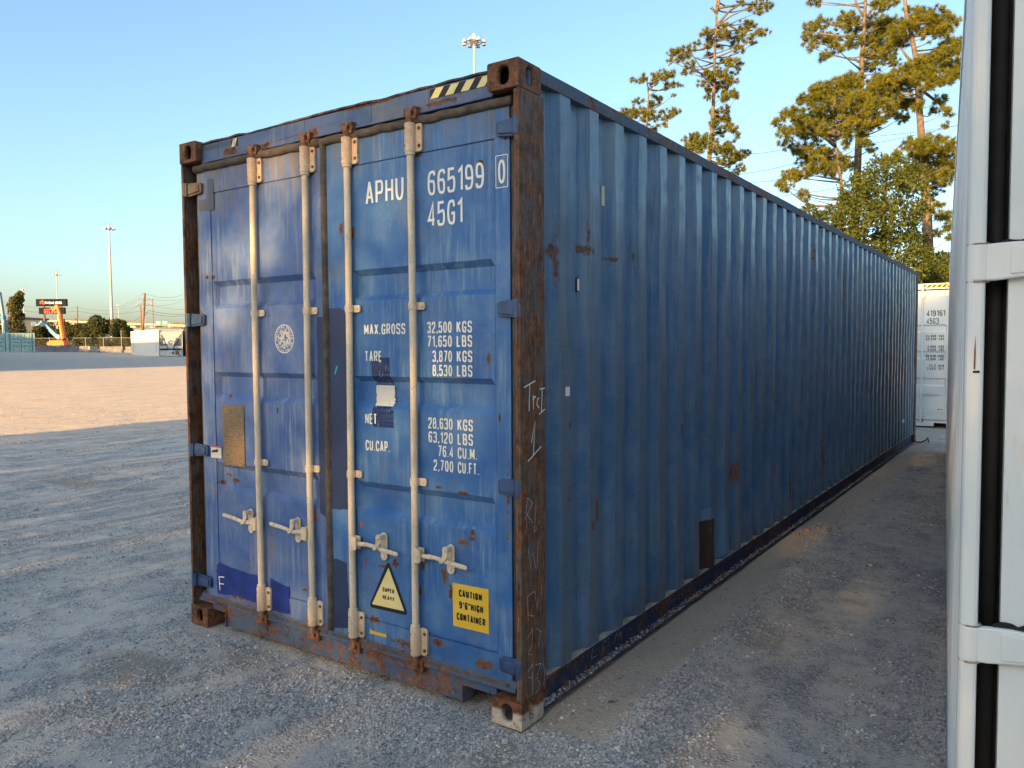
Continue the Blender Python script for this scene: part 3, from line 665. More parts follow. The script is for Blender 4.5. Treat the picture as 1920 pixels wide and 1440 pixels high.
# stickers on the right door
ycs = patch([(-.416,.374),(-.209,.376),(-.209,.582),(-.418,.578)], .0464, 'sticker', M['yellow'], dr, .0006, .2); tag(ycs, 'yellow height warning sticker')
for s, a, b, z in (('CAUTION', -.380, -.246, .520), ("9'6\"HIGH", -.378, -.240, .464), ('CONTAINER', -.394, -.228, .408)):
    o = door_text(s, a, b, z, .034, .0452, M['black'], ycs, .0060)
tri = MB(); tri.poly([(x, .0464, z) for x, z in rp([(-.968,.360,.03),(-.698,.366,.03),(-.828,.624,.03)], True)]); tri = tri.build('sticker', M['black'], dr, fix=False); tag(tri, 'triangular heavy load sticker')
ti = MB(); ti.poly([(x, .0456, z) for x, z in ((-.944,.379),(-.724,.384),(-.826,.585))]); ti.build('sticker_face', M['pale_yellow'], tri, fix=False)
door_text('SUPER', -.868, -.788, .459, .021, .0448, M['black'], tri, .0034); door_text('HEAVY', -.868, -.788, .420, .021, .0448, M['black'], tri, .0034)
patch([(-.958,.226),(-.843,.228),(-.843,.244),(-.935,.244),(-.958,.252)], .0420, 'sticker', M['yellow'], dr, .001, .2)
# film, label and blue repaint across the rib beside them
def rib_y(z):
    for a, b, c, d in BANDS:
        if b >= z >= c: return .079
        if a >= z > b: return .0485+(a-z)/(a-b)*.030
        if c > z >= d: return .0485+(z-d)/(c-d)*.030
    return .0485
def draped(x0, x1, z0, z1, off, name, mat, parent, jag=.004, dip=.5):
    mb = MB(); n = 40; zs = [z0+(z1-z0)*i/n for i in range(n+1)]; P = []
    for z in zs:
        yv = .0485+(rib_y(z)-.0485)*dip-off
        P.append(((x0+random.uniform(-jag, jag), yv, z), (x1+random.uniform(-jag, jag), yv+random.uniform(-.001, .001), z)))
    for i in range(n): mb.quad(P[i][0], P[i][1], P[i+1][1], P[i+1][0])
    return mb.build(name, mat, parent)
draped(-.925, -.800, 1.560, 1.632, .0012, 'tape', M['film'], dr, .003); draped(-.922, -.800, 1.345, 1.560, .0014, 'tape', M['film'], dr, .003, .9)
draped(-.915, -.790, 1.390, 1.492, .0030, 'paper_label', M['paper'], dr, .004, .85); draped(-.920, -.780, 1.285, 1.372, .0012, 'paint_patch', M['film'], dr, .006, 1)
patch([(-1.188,1.545),(-1.180,1.543),(-1.162,1.585),(-1.172,1.588)], .0432, 'sticker', M['cyan'], dr, .0004, .2)
patch([(-1.222,.835),(-1.098,.845),(-1.096,1.865),(-1.14,1.885),(-1.222,1.885)], .0436, 'paint_patch', M['navy'], dr, .003)
patch([(-1.222,.20),(-1.108,.225),(-1.120,.560),(-1.16,.575),(-1.222,.575)], .0434, 'paint_patch', M['navy'], dr, .004)
for q in ([(-1.02,.765),(-1.005,.77),(-1.008,.79),(-1.02,.785)], [(-.995,.56),(-.985,.555),(-.98,.60),(-.992,.60)], [(-1.165,.79),(-1.12,.80),(-1.15,.815)]): patch(q, .0468, 'paint_fleck', M['red'], dr, .003, .01)
# left door marks
patch([(-1.315,.80),(-1.268,.785),(-1.268,1.84),(-1.30,1.845),(-1.315,1.84)], .0436, 'paint_patch', M['navy'], dl, .003)
patch([(-2.232,.205),(-2.05,.225),(-1.82,.215),(-1.82,.375),(-2.1,.385),(-2.2,.40),(-2.232,.385)], .0426, 'paint_patch', M['brightblue'], dl, .004)
patch([(-1.735,.205),(-1.575,.205),(-1.580,.355),(-1.70,.375),(-1.735,.380)], .0426, 'paint_patch', M['brightblue'], dl, .005)
patch([(-2.325,2.492),(-2.175,2.490),(-2.180,2.672),(-2.235,2.678),(-2.238,2.56),(-2.325,2.56)], .0424, 'paint_patch', M['greypatch'], dl, .003)
patch([(-1.375,.83),(-1.352,.80),(-1.345,.76),(-1.362,.75),(-1.378,.79)], .0464, 'paint_fleck', M['red'], dl, .004, .012)
o = MB(); o.box(-2.142, -1.942, .0425, .0462, .996, 1.348); pl_ = o.build('data_plate', M['tan_plate'], dl, bevel=.001); tag(pl_, 'tan embossed data plate')
m = MB()
for x, z in ((-2.13,1.336),(-1.954,1.336),(-2.13,1.008),(-1.954,1.008)): m.tube([(x,.0425,z),(x,.0405,z)], .004, 8)
m.build('rivet', M['cast'], pl_)['kind'] = 'stuff'
st_ = patch([(-2.262,1.028),(-2.160,1.030),(-2.160,1.100),(-2.262,1.100)], .0424, 'sticker', M['paper'], dl, .0006, .2)
patch([(-2.262,1.092),(-2.160,1.092),(-2.160,1.100),(-2.262,1.100)], .0418, 'sticker_print', M['red'], st_, 0, .5); patch([(-2.25,1.060),(-2.19,1.066),(-2.19,1.080),(-2.245,1.076)], .0418, 'sticker_print', M['black'], st_, .003, .01)
on_plane(stroke2d([(-2.205,.232),(-2.212,.315)], .006)+stroke2d([(-2.215,.312),(-2.160,.318)], .006)+stroke2d([(-2.207,.272),(-2.165,.275)], .005), (0,.0418,0), (1,0,0), (0,0,1), 'chalk_mark', M['white_print'], dl)
# round classification emblem: ring, letters round the edge, worn crest
sc_ = N('emblem_worn', .6); sc_ = sc_.done(sc_.mix(sc_.step(sc_.noise(75, 4, .75), .44, .54), (.045,.105,.30), (.58,.57,.48)), .6)
cx, cz, R0 = -1.580, 1.730, .0785
q = []
for a in range(48):
    t0, t1 = 2*PI*a/48, 2*PI*(a+1)/48
    q += [(Vector((cx+(R0-.004)*math.cos(t0), cz+(R0-.004)*math.sin(t0))), Vector((cx+R0*math.cos(t0), cz+R0*math.sin(t0))), Vector((cx+R0*math.cos(t1), cz+R0*math.sin(t1))), Vector((cx+(R0-.004)*math.cos(t1), cz+(R0-.004)*math.sin(t1))))]
txt = 'AMERICAN BUREAU OF SHIPPING '
for i, ch in enumerate(txt):
    if ch == ' ': continue
    a = PI*1.02 - 2*PI*i/len(txt); g, w_ = text_quads(ch, .0125, .0024, .0075, 0)
    for qd in g: q.append(tuple(Vector((cx+(R0-.019+p.y)*math.cos(a)+(p.x-w_/2)*math.sin(a), cz+(R0-.019+p.y)*math.sin(a)-(p.x-w_/2)*math.cos(a))) for p in qd))
emb = on_plane(q, (0,.0462,0), (1,0,0), (0,0,1), 'emblem', M['white_print'], dl)
mb = MB(); mb.poly([(cx+.056*math.cos(2*PI*k/30), .0464, cz+.056*math.sin(2*PI*k/30)) for k in range(30)]); mb.build('emblem_crest', sc_, emb, fix=False)
# hazard stripes on the header
def stripes(x0, x1, z0, z1, y, n, parent, face=M['black'], ink=M['pale_yellow'], slant=.035, first=0):
    b = MB(); b.poly([(x0,y,z0),(x1,y,z0),(x1,y,z1),(x0,y,z1)]); o = b.build('hazard_stripe', face, parent, fix=False)
    s = MB(); w_ = (x1-x0)/n
    for i in range(n):
        a = x0+w_*i; aa, bb = a+.002, min(a+w_*.55, x1-.001); cc, ddd = min(bb+slant, x1-.001), min(aa+slant, x1-.001)
        s.poly([(aa,y-.0008,z0+.001),(bb,y-.0008,z0+.001),(cc,y-.0008,z1-.001),(ddd,y-.0008,z1-.001)])
    s.build('stripe_print', ink, o, fix=False); return o
stripes(-.520, -.165, 2.822, 2.868, .0415, 4, bc); stripes(-2.000, -1.935, 2.822, 2.868, .0415, 1, bc, slant=.02)
patch([(-2.27,2.785),(-2.0,2.79),(-2.0,2.86),(-2.27,2.862)], .0420, 'paint_patch', M['greypatch'], bc, .003)

# side walls in welded sheets, rails
prof = corr_profile(.200, 12.035, .440, .041)
def sheet(y0, y1, mat, sgn, side_x, seed):
    p = [q for q in prof if y0 <= q[0] <= y1+1e-6]; return p
cuts = [.2, 2.30, 4.54, 6.50, 8.74, 10.70, 12.04]
idx = 0
DENT = [(.98,.42,.18,.012),(2.1,.8,.25,.014),(4.0,.6,.35,.02),(4.9,.5,.3,.02),(5.9,.6,.4,.022),(3.3,.75,.25,.014),(.30,2.13,.07,.012),(7.4,.8,.5,.016)]
pidx = [0]
for c in cuts[1:-1]: pidx.append(min(range(len(prof)), key=lambda i: abs(prof[i][0]-c)))
pidx.append(len(prof)-1)
for a, b in zip(pidx[:-1], pidx[1:]):
    wall_sheet(prof[a:b+1], .168, H-.060, 'side_panel', M['side'], bc, nz=24, dent=.009, dents=DENT)
    wall_sheet(prof[a:b+1], .168, H-.060, 'side_panel', M['side'], bc, side_x=-W, sgn=-1, nz=1)
for (s, x) in ((-1, 0), (1, -W)):
    m = MB(); n = 40
    pts = [(.178+(L-.356)*i/n) for i in range(n+1)]
    for a, b in zip(pts[:-1], pts[1:]):
        f = lambda y: .004*mnoise.noise(Vector((y*1.1, 0, 5+x)))
        x0, x1 = sorted((x+s*.002, x+s*.062))
        k = len(m.v)
        for yv in (a, b): m.v += [(x0+f(yv), yv, H-.062), (x1+f(yv), yv, H-.062), (x1+f(yv), yv, H-.004+f(yv)), (x0+f(yv), yv, H-.004+f(yv))]
        m.f += [(k,k+1,k+5,k+4),(k+1,k+2,k+6,k+5),(k+2,k+3,k+7,k+6),(k+3,k,k+4,k+7)]
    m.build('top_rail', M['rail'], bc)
    m = MB()                                             # bottom rail: web set in, flange turned out
    x0 = x+s*.002
    prf = [(x+s*.004,.168),(x+s*.004,.160),(x+s*.042,.158),(x+s*.042,.034),(x0,.032),(x0,.022),(x+s*.050,.024),(x+s*.050,.168)]
    k = len(m.v); K = len(prf); Y = [.170+(L-.34)*i/60 for i in range(61)]
    for yv in Y:
        w_ = .004*mnoise.noise(Vector((yv*2.3, 1, 1+x)))
        m.v += [(p[0]+w_*(p[1] < .05)*1.2, yv, p[1]+w_*(p[1] < .05)) for p in prf]
    for i in range(60):
        for j in range(K):
            a = k+i*K+j; b = k+i*K+(j+1) % K; m.f.append((a, b, b+K, a+K))
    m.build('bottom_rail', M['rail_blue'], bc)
    m = MB(); x0, x1 = sorted((x+s*.005, x+s*.049)); m.box(x0, x1, .215, L-.17, .1685, .1705); m.build('rail_ledge', M['dust'], bc)
m = MB(); n = 54                                          # roof with cross corrugation
for i in range(n):
    y0 = .3+(L-.36)*i/n; y1 = .3+(L-.36)*(i+1)/n; d = (y1-y0)/4
    zz = [(y0,H-.014),(y0+d,H-.014),(y0+1.4*d,H-.030),(y0+2.6*d,H-.030),(y0+3*d,H-.014),(y1,H-.014)]
    for (a, za), (b, zb) in zip(zz[:-1], zz[1:]): m.quad((-W+.06,a,za),(-.06,a,za),(-.06,b,zb),(-W+.06,b,zb))
m.build('roof_panel', M['roof'], bc)
m = MB(); m.box(-W+.05, -.05, L-.07, L-.03, .03, H-.02); m.build('front_wall', M['side'], bc)
# rust coloured plate and light patch in the bay before the eighth rib, stickers, chalk
def wall_x(y):
    for (a, xa), (b, xb) in zip(prof[:-1], prof[1:]):
        if a <= y <= b: return xa+(xb-xa)*(y-a)/(b-a)
    return -.04
def wall_patch(ys, z0, z1, off, name, mat, jag=.004):
    P = []; ks = sorted(set([ys[0], ys[1]]+[p[0] for p in prof if ys[0] < p[0] < ys[1]]+[ys[0]+(ys[1]-ys[0])*i/5 for i in range(6)]))
    m = MB()
    for y in ks: P.append(((wall_x(y)+off, y, z0+random.uniform(-jag, jag)), (wall_x(y)+off, y, z1+random.uniform(-jag, jag))))
    for a, b in zip(P[:-1], P[1:]): m.quad(a[0], b[0], b[1], a[1])
    return m.build(name, mat, bc)
rustplate = N('rust_plate', .8); rustplate = rustplate.done(rustplate.mix(rustplate.step(rustplate.noise(22, 5, .75), .60, .68), (.052,.030,.022), (.18,.25,.26)), .85, rustplate.bump(rustplate.noise(50, 4), .4, .004))
tag(wall_patch((2.185,2.372), .170, .500, .0045, 'repair_plate', rustplate), 'rusty brown repair plate')
wall_patch((2.185,2.372), .500, .580, .0025, 'paint_patch', M['lightpatch'], .008); wall_patch((2.465,2.66), .19, .56, .0025, 'paint_patch', M['lightpatch'], .006)
def wall_box(y, z0, z1, wd, name, mat):
    x = wall_x(y); m = MB(); m.box(x+.001, x+.005, y-wd/2, y+wd/2, z0, z1); return m.build(name, mat, bc)
wall_box(.838, 2.400, 2.500, .030, 'sticker', M['rod']); st2 = wall_box(.567, 1.945, 2.015, .024, 'sticker', M['black'])
m = MB(); m.box(-.037, -.0355, .557, .577, 1.952, 2.008); m.build('sticker_face', M['white_print'], st2)
wall_box(.405, 1.447, 1.490, .035, 'sticker', M['white_print']); wall_box(10.77, .45, .50, .20, 'sticker', M['white_print'])
def scribble(strokes, O, U, V, t, name, mat, parent, jit=.0):
    q = []
    for st in strokes: q += stroke2d([(a+random.uniform(-jit, jit), b+random.uniform(-jit, jit)) for a, b in st], t)
    return on_plane(q, O, U, V, name, mat, parent)
Y_, Z_ = (0,1,0), (0,0,1)
PX = .0012
scribble([[(.03,1.505),(.12,1.530)], [(.075,1.518),(.068,1.40)], [(.100,1.468),(.104,1.405)], [(.101,1.44),(.112,1.462),(.124,1.456)], [(.150,1.452),(.137,1.450),(.131,1.425),(.148,1.408)], [(.155,1.492),(.198,1.494)], [(.176,1.492),(.168,1.392)], [(.148,1.380),(.198,1.400)],
          [(.085,1.26),(.115,1.35),(.100,1.20)], [(.055,1.18),(.165,1.235)]], (PX,0,0), Y_, Z_, .0055, 'chalk_mark', M['white_print'], bc)
scribble([[(.04,.93),(.05,1.02),(.09,.99),(.05,.95),(.10,.90)], [(.12,1.0),(.11,.86),(.15,.90)], [(.06,.80),(.07,.70),(.09,.78),(.12,.68)], [(.14,.82),(.13,.70)], [(.10,.60),(.05,.59),(.045,.50),(.10,.48)], [(.11,.60),(.12,.50),(.14,.57),(.155,.49),(.17,.61)],
          [(.05,.41),(.09,.43),(.08,.36),(.05,.33),(.09,.31)], [(.12,.42),(.15,.40),(.13,.33)], [(.05,.25),(.08,.27),(.08,.21),(.05,.22)], [(.08,.27),(.09,.13)], [(.11,.26),(.15,.25),(.12,.20),(.15,.16),(.11,.13)], [(.17,.25),(.19,.20),(.175,.14)]], (PX,0,0), Y_, Z_, .0028, 'chalk_mark', M['chalk'], bc, .006)
scribble([[(.25,.09),(.25,.155),(.30,.16)], [(.25,.125),(.29,.13)], [(.78,.135),(.72,.14),(.70,.08),(.77,.07)], [(.83,.07),(.83,.145),(.86,.11),(.89,.145),(.90,.08)], [(.96,.075),(1.0,.15),(1.05,.08)], [(.97,.11),(1.04,.11)],
          [(1.7,.06),(1.72,.14),(1.80,.15)], [(1.9,.07),(1.92,.14)], [(2.02,.07),(2.05,.14),(2.10,.07)], [(2.2,.07),(2.2,.14),(2.28,.14)]], (-.0405,0,0), Y_, Z_, .0024, 'chalk_mark', M['chalk'], bc, .003)
scribble([[(.50,.72),(.51,.86),(.56,.73),(.585,.88)], [(.60,.80),(.585,.76),(.61,.76)], [(.55,.42),(.60,.66)]], (-.0400,0,0), Y_, Z_, .0025, 'chalk_mark', M['navy'], bc)

# ------------------------------------------------------------------ other containers
def gen_container(name, label, loc, rz, mats, L=12.192, H=2.896, W=2.438, doors=True, corr=True, off=.28, side_first=.36, detail=True, sides=(1,-1)):
    t = tag(empty(name, loc, rz), label, 'shipping container')
    fr, sd, pn = mats
    for (cx, sx) in ((0,-1), (-W,1)):
        for (cy, sy) in ((0,1), (L,-1)):
            for z0 in (0, H-.118): casting(t, fr, cx, cy, z0, sx, sy)
            m = MB(); a, b = sorted((cx+sx*.001, cx+sx*.04)); c, d = sorted((cy+sy*.004, cy+sy*.155)); m.box(a, b, c, d, .118, H-.118)
            m.build('corner_post', fr, t, bevel=.004)
        for z0, z1, nm in ((H-.062, H-.004, 'top_rail'), (.03, .16, 'bottom_rail')):
            m = MB(); a, b = sorted((cx+sx*.002, cx+sx*.06)); m.box(a, b, .178, L-.178, z0, z1); m.build(nm, fr, t)
        if corr:
            pf = corr_profile(.155, L-.155, side_first, .036); wall_sheet(pf, .155, H-.06, 'side_panel', sd, t, side_x=cx, sgn=-sx)
        else:
            m = MB(); n = 10
            for i in range(n):
                a = .16+(L-.32)*i/n; b = .16+(L-.32)*(i+1)/n-.012; x0, x1 = sorted((cx+sx*.006, cx+sx*.05)); m.box(x0, x1, a, b, .16, H-.06)
            m.build('side_panel', sd, t)
    m = MB(); m.box(-W+.06, -.06, .1, L-.06, H-.05, H-.02); m.build('roof_panel', fr, t)
    m = MB(); m.box(-W+.04, -.04, L-.06, L-.02, .04, H-.06); m.build('front_wall', sd, t)
    for z0, z1, nm in ((H-.125, H-.012, 'door_header'), (.035, .165, 'door_sill')):
        m = MB()
        if nm == 'door_sill': m.prism([(-W+.163,.105),(-W+.30,.105),(-W+.30,.035),(-.40,.035),(-.40,.104),(-.163,.104),(-.163,.150),(-W+.163,.150)][::-1], 1, .03, .10)
        else: m.box(-W+.163, -.163, .03, .10, z0, z1)
        m.build(nm, fr, t, bevel=.003)
    if doors:
        B = BANDS
        for (a, b, c, d) in ((-W+.085, -W/2-.012, -W+.20, -W/2-.10), (-W/2+.012, -.085, -W/2+.10, -.20)):
            dd = door_leaf(t, pn, a, b, c, d, .165, H-.15, [(q[0]*H/2.896, q[1]*H/2.896, q[2]*H/2.896, q[3]*H/2.896) for q in B])
            m = MB(); m.box(a-.012, b+.012, .097, .12, .150, H-.135); m.build('door_seal', M['gasket_dark'], dd)
        if detail:
            for x, h in ((-1.80,-1), (-1.37,-1), (-1.06,1), (-.63,1)): lock_rod(t, x, h, mat=fr, rust=fr, haspdx=.18, ztop=H-.10)
            for z in HZ:
                for s, a, b in ((1, -.018, -.135), (-1, -W+.018, -W+.135)): hinge(t, fr, a, b, z*H/2.896, s)
    return t

# white container close to the right of the camera: its left corner and hinges are in view
wy = -.0963
wc = empty('shipping_container', (1.720, -.925, 0), -wy*1.0); wc.rotation_euler.z = 0.0963
tag(wc, 'white shipping container cut off by the right edge, big white hinges over a black gap', 'shipping container')
WL = 2.438; ws = M['white_steel']
def wbuild(parent=wc):
    # local frame: x from 0 (left side) to WL, y away from the camera
    m = MB(); m.prism([(.000,.012),(.004,.004),(.010,.0),(.026,.0),(.031,.004),(.033,.012),(.033,.030),(.028,.036),(.020,.040),(.020,.16),(0,.16)], 2, .118, 2.778); m.build('corner_post', ws, wc, bevel=.003)
    m = MB(); m.box(WL-.045, WL, 0, .16, .118, 2.778); m.build('corner_post', ws, wc, bevel=.004)
    for cx, sx in ((0,1), (WL,-1)):
        for cy, sy in ((0,1), (12.192,-1)):
            for z0 in (0, 2.778): casting(wc, ws, cx, cy, z0, sx, sy)
        pf = corr_profile(.150, 12.03, .40, .034); wall_sheet(pf, .155, 2.836, 'side_panel', M['white_side'], wc, side_x=cx, sgn=-sx, nz=6, dent=.003)
        for z0, z1, nm in ((2.834, 2.892, 'top_rail'), (.03, .16, 'bottom_rail')):
            m = MB(); a, b = sorted((cx+sx*.001, cx+sx*.06)); m.box(a, b, .178, 12.014, z0, z1); m.build(nm, ws, wc, bevel=.003)
    for cx, sx in ((0,1), (WL,-1)):
        m = MB(); a, b = sorted((cx+sx*.001, cx+sx*.05)); m.box(a, b, 12.03, 12.188, .118, 2.778); m.build('corner_post', ws, wc)
    m = MB(); m.box(.06, WL-.06, .1, 12.12, 2.85, 2.88); m.build('roof_panel', M['white_side'], wc)
    m = MB(); m.box(.04, WL-.04, 12.14, 12.18, .04, 2.85); m.build('front_wall', M['white_side'], wc)
    m = MB(); m.box(.163, WL-.163, .02, .10, 2.775, 2.885); m.build('door_header', ws, wc, bevel=.003)
    m = MB(); m.box(.163, WL-.163, .02, .10, .035, .155); m.build('door_sill', ws, wc, bevel=.003)
    for a, b, c, d in ((.073, WL/2-.012, .235, WL/2-.12), (WL/2+.012, WL-.073, WL/2+.12, WL-.235)):
        door = door_leaf(wc, ws, a, b, c, d, .165, 2.745, BANDS, y=.022)
        m = MB(); m.tube([(a-.020, .075, .15), (a-.020, .075, 2.76)], .014, 12); m.build('door_seal', M['gasket_dark'], door, smooth='all')
        m = MB(); m.box(a-.040, b+.02, .085, .10, .15, 2.76); m.build('door_seal', M['gasket_dark'], door)
        for z in (2.63, 1.846, 1.062, .262):
            left = a < 1; s = 1 if left else -1; px_ = .020 if left else WL-.020; hh = .038
            h = MB()
            # hinge blade: narrow neck at the pin, flared over the door
            pr = [(px_+s*.006, z-hh), (px_+s*.030, z-hh), (px_+s*.070, z-hh*.88), (px_+s*.14, z-hh*.72), (px_+s*.205, z-hh*.55), (px_+s*.205, z+hh*.55), (px_+s*.14, z+hh*.85), (px_+s*.070, z+hh), (px_+s*.040, z+hh*.98), (px_+s*.006, z+hh*.92)]
            h.prism(pr, 1, .002, .020)
            h.lathe([(.001,-hh),(.0215,-hh),(.0215,hh*.94),(.001,hh*.94)], (px_, .018, z), 16)
            hg = h.build('hinge', ws, door, smooth=True, bevel=.004, seg=3)
            h = MB(); h.prism([(px_+s*.055, z-hh*.70), (px_+s*.14, z-hh*.50), (px_+s*.19, z-hh*.34), (px_+s*.19, z+hh*.34), (px_+s*.14, z+hh*.62), (px_+s*.055, z+hh*.78)], 1, -.001, .003)
            h.build('hinge_rib', ws, hg, bevel=.002)
            for zz in (z+hh*.965, z-hh-.0015):
                h = MB(); h.lathe([(.0205,-.0018),(.0212,0),(.0205,.0018)], (px_, .018, zz), 16); h.build('hinge_washer', M['washer'], hg, smooth=True)
    for x, h in ((.64,-1), (1.07,-1), (1.38,1), (1.81,1)): lock_rod(wc, x, h, y=-.004+.012, mat=ws, rust=ws, haspdx=.18)
wbuild()
m = MB(); m.poly([(.015,-.0012,1.630),(.018,-.0012,1.628),(.0185,-.0012,1.66),(.0175,-.0012,1.70),(.0155,-.0012,1.67)]); m.build('paint_scuff', M['rust'], wc, fix=False)
m = MB(); m.poly([(.014,-.0012,1.622),(.026,-.0012,1.622),(.026,-.0012,1.627),(.014,-.0012,1.626)]); m.build('paint_scuff', M['gasket_dark'], wc, fix=False)
# sealant smear above the hinges
for z, w0 in ((1.062, .006), (1.846, .003)):
    m = MB(); pts = []
    for k in range(14): pts.append((.060+k*.011, z+.041+random.uniform(0, w0*1.4)))
    pts += [(.20, z+.034), (.10, z+.036), (.06, z+.036)]
    m.prism(pts, 1, .014, .0215); m.build('sealant_smear', M['gasket_dark'], wc)

# white container across the end of the gap
wf = gen_container('shipping_container', 'white shipping container with black number 419161 across the far end of the gap', (.385, 14.80, 0), 0, (M['white_far'], M['white_far'], M['white_far']))
fy = .0468
def ft(s, a, b, z, h, t=None, mat='black'): return door_text(s, a, b, z, h, fy, M[mat], wf, t)
ft('419161', -.560, -.235, 2.235, .115, .014); ft('45G3', -.560, -.345, 2.080, .115, .014)
for s1, s2, z in (('24,000','KGS',1.815), ('52,910','LBS',1.755), ('4,090','KGS',1.605), ('9,020','LBS',1.545), ('19,910','KGS',1.42), ('43,890','LBS',1.355), ('74.3','CU.M.',1.225), ('2,625','CU.FT.',1.165)):
    n_ = len(s1)*.030; ft(s1, -.385-n_, -.385, z, .048, .0075); ft(s2, -.335, -.245 if len(s2) < 4 else -.225, z, .048, .0075)
stripes(-.62, -.165, 2.80, 2.862, .0290, 5, wf, slant=.05, face=M['black'], ink=M['yellow'])
b_ = MB(); b_.box(-.345, -.225, fy-.002, fy, .36, .40); b_ = b_.build('maker_badge', M['white_print'], wf); door_text('BPIC', -.335, -.235, .368, .024, fy-.003, M['black'], b_, .005)

# ------------------------------------------------------------------ left background containers
greenm = plain('pale_green_paint', (.30,.44,.41), .55, .08, 2)
gl = at(66, 660, 104); gl.z = ground_z(gl.x)
view_az = math.atan2(gl.y-CAM.y, gl.x-CAM.x)
# long side with four pairs of doors faces the camera: local x runs to the left of the picture
gc = tag(empty('shipping_container', tuple(gl), view_az-PI/2), 'pale green shipping container with pairs of doors along its side, beside the barriers', 'shipping container')
LW, LD, LH = 12.192, 2.438, 2.591
for cx, sx in ((0,-1), (-LW,1)):
    for cy, sy in ((0,1), (LD,-1)):
        for z0 in (0, LH-.118): casting(gc, greenm, cx, cy, z0, sx, sy)
        m = MB(); a, b = sorted((cx+sx*.002, cx+sx*.15)); c, d = sorted((cy+sy*.004, cy+sy*.12)); m.box(a, b, c, d, .118, LH-.118); m.build('corner_post', greenm, gc)
m = MB(); m.box(-LW+.16, -.16, .004, .10, LH-.12, LH-.01); m.build('top_rail', greenm, gc); m = MB(); m.box(-LW+.16, -.16, .004, .10, .02, .16); m.build('bottom_rail', greenm, gc)
m = MB(); m.box(-LW+.1, -.1, .13, LD-.02, .05, LH-.02); m.build('container_shell', greenm, gc)
for k in range(4):
    xr = -.28-k*2.98
    m = MB(); m.box(xr-2.98+.28-.28, xr-2.98+.28+.06, .02, .12, .16, LH-.12); m.build('door_post', greenm, gc)
    for j in range(2):
        a = xr-.08-j*1.22-1.17; b = a+1.17
        dd = door_leaf(gc, greenm, a, b, a+.13, b-.13, .17, LH-.13, [(q[0]*.88,q[1]*.88,q[2]*.88,q[3]*.88) for q in BANDS], y=.06, depth=.045)
        for (u0, u1, v0, v1) in ((a-.035, a-.003, .15, LH-.11), (b+.003, b+.035, .15, LH-.11), (a, b, LH-.128, LH-.10), (a, b, .135, .167)):
            m = MB(); m.box(u0, u1, .040, .07, v0, v1); m.build('door_seal', M['gasket_dark'], dd)
        for (q0, q1, q2, q3) in BANDS:
            m = MB(); m.box(a+.14, b-.14, .050, .0595, q0*.88-.02, q0*.88+.015); m.build('recess_shade_strip', M['hinge'], dd)  # dark strip added to draw the shade line along each recess top
        for xx in (a+.30, a+.85):
            m = MB(); m.tube([(xx, .035, .14), (xx, .035, LH-.10)], .02, 6); m.build('lock_rod', greenm, dd)
    if k < 3:
        pass

# reefer
reef_w = (lambda n: n.done(n.mix(n.step(n.noise(1.3, 5, .7, n.scale(n.coord(), (1,1,.3))), .56, .75), (.62,.62,.56), (.45,.33,.18)), .55))(N('reefer_white'))
r0 = at(298, 668, 83); r0.z = ground_z(r0.x)
rz = math.radians(73)
rc_ = gen_container('refrigerated_container', 'old white refrigerated container with a round fan on its rusty end', tuple(r0), rz, (reef_w, reef_w, reef_w), doors=False, corr=False)
rc_.location = tuple(Vector(r0) + Vector((math.cos(rz), math.sin(rz), 0))*2.438); rc_['category'] = 'shipping container'
m = MB(); m.box(-W+.10, -.10, .10, .14, .16, H-.12); m.build('machinery_wall', reef_w, rc_)
m = MB(); m.box(-W+.16, -.16, .05, .10, 1.18, 1.9); m.build('machinery_bay', plain('bay_grey', (.16,.16,.155), .7), rc_)
m = MB(); m.box(-W+.16, -.16, .03, .10, .68, .86); m.build('machinery_slot', M['gasket_dark'], rc_)
m = MB(); m.prism([(-W+.16,2.55),(-.16,2.55),(-.16,2.02),(-.62,2.02),(-.95,1.05),(-1.0,.45),(-1.45,.45),(-1.5,1.05),(-1.82,2.02),(-W+.16,2.02)], 1, .035, .05); m.build('machinery_cover', reef_w, rc_)
m = MB(); m.lathe([(.34,-.03),(.34,.03),(.27,.03),(.27,-.03),(.34,-.03)], (0,0,0), 24); m.xf(Matrix.Translation((-W/2,.02,1.48)) @ Matrix.Rotation(PI/2, 4, 'X')); fr_ = m.build('fan_ring', M['white_far'], rc_)
m = MB(); m.lathe([(.0,.0),(.27,.0)], (0,0,0), 24); m.xf(Matrix.Translation((-W/2,.03,1.48)) @ Matrix.Rotation(PI/2, 4, 'X')); m.build('fan_recess', M['gasket_dark'], fr_)
m = MB()
for k in range(6):
    a = k*PI/3; m.quad((-W/2+.05*math.cos(a),.018,1.48+.05*math.sin(a)), (-W/2+.25*math.cos(a),.012,1.48+.25*math.sin(a)), (-W/2+.25*math.cos(a+.5),.026,1.48+.25*math.sin(a+.5)), (-W/2+.05*math.cos(a+.5),.024,1.48+.05*math.sin(a+.5)))
m.lathe([(.0,-.03),(.07,-.02),(.07,.02)], (-W/2,.02,1.48), 12); m.build('fan_blade', M['white_far'], fr_)
for a, b in (((-W+.2,.02,2.35),(-1.42,.02,.75)), ((-.2,.02,2.35),(-1.02,.02,.75))):
    m = MB(); m.bar(a, b, .06, .03); m.build('brace_bar', M['gasket_dark'], rc_)
m = MB(); m.box(-1.95, -1.60, .025, .06, 1.35, 1.75); m.build('control_box', M['white_far'], rc_); m = MB(); m.box(-.60, -.25, .025, .06, 1.15, 1.60); m.build('control_box', M['hinge'], rc_)
m = MB(); m.box(-.75, -.35, .028, .05, .20, .60); m.box(-1.1, -.9, .028, .05, .25, .5); m.build('rust_stain_plate', M['rust'], rc_)
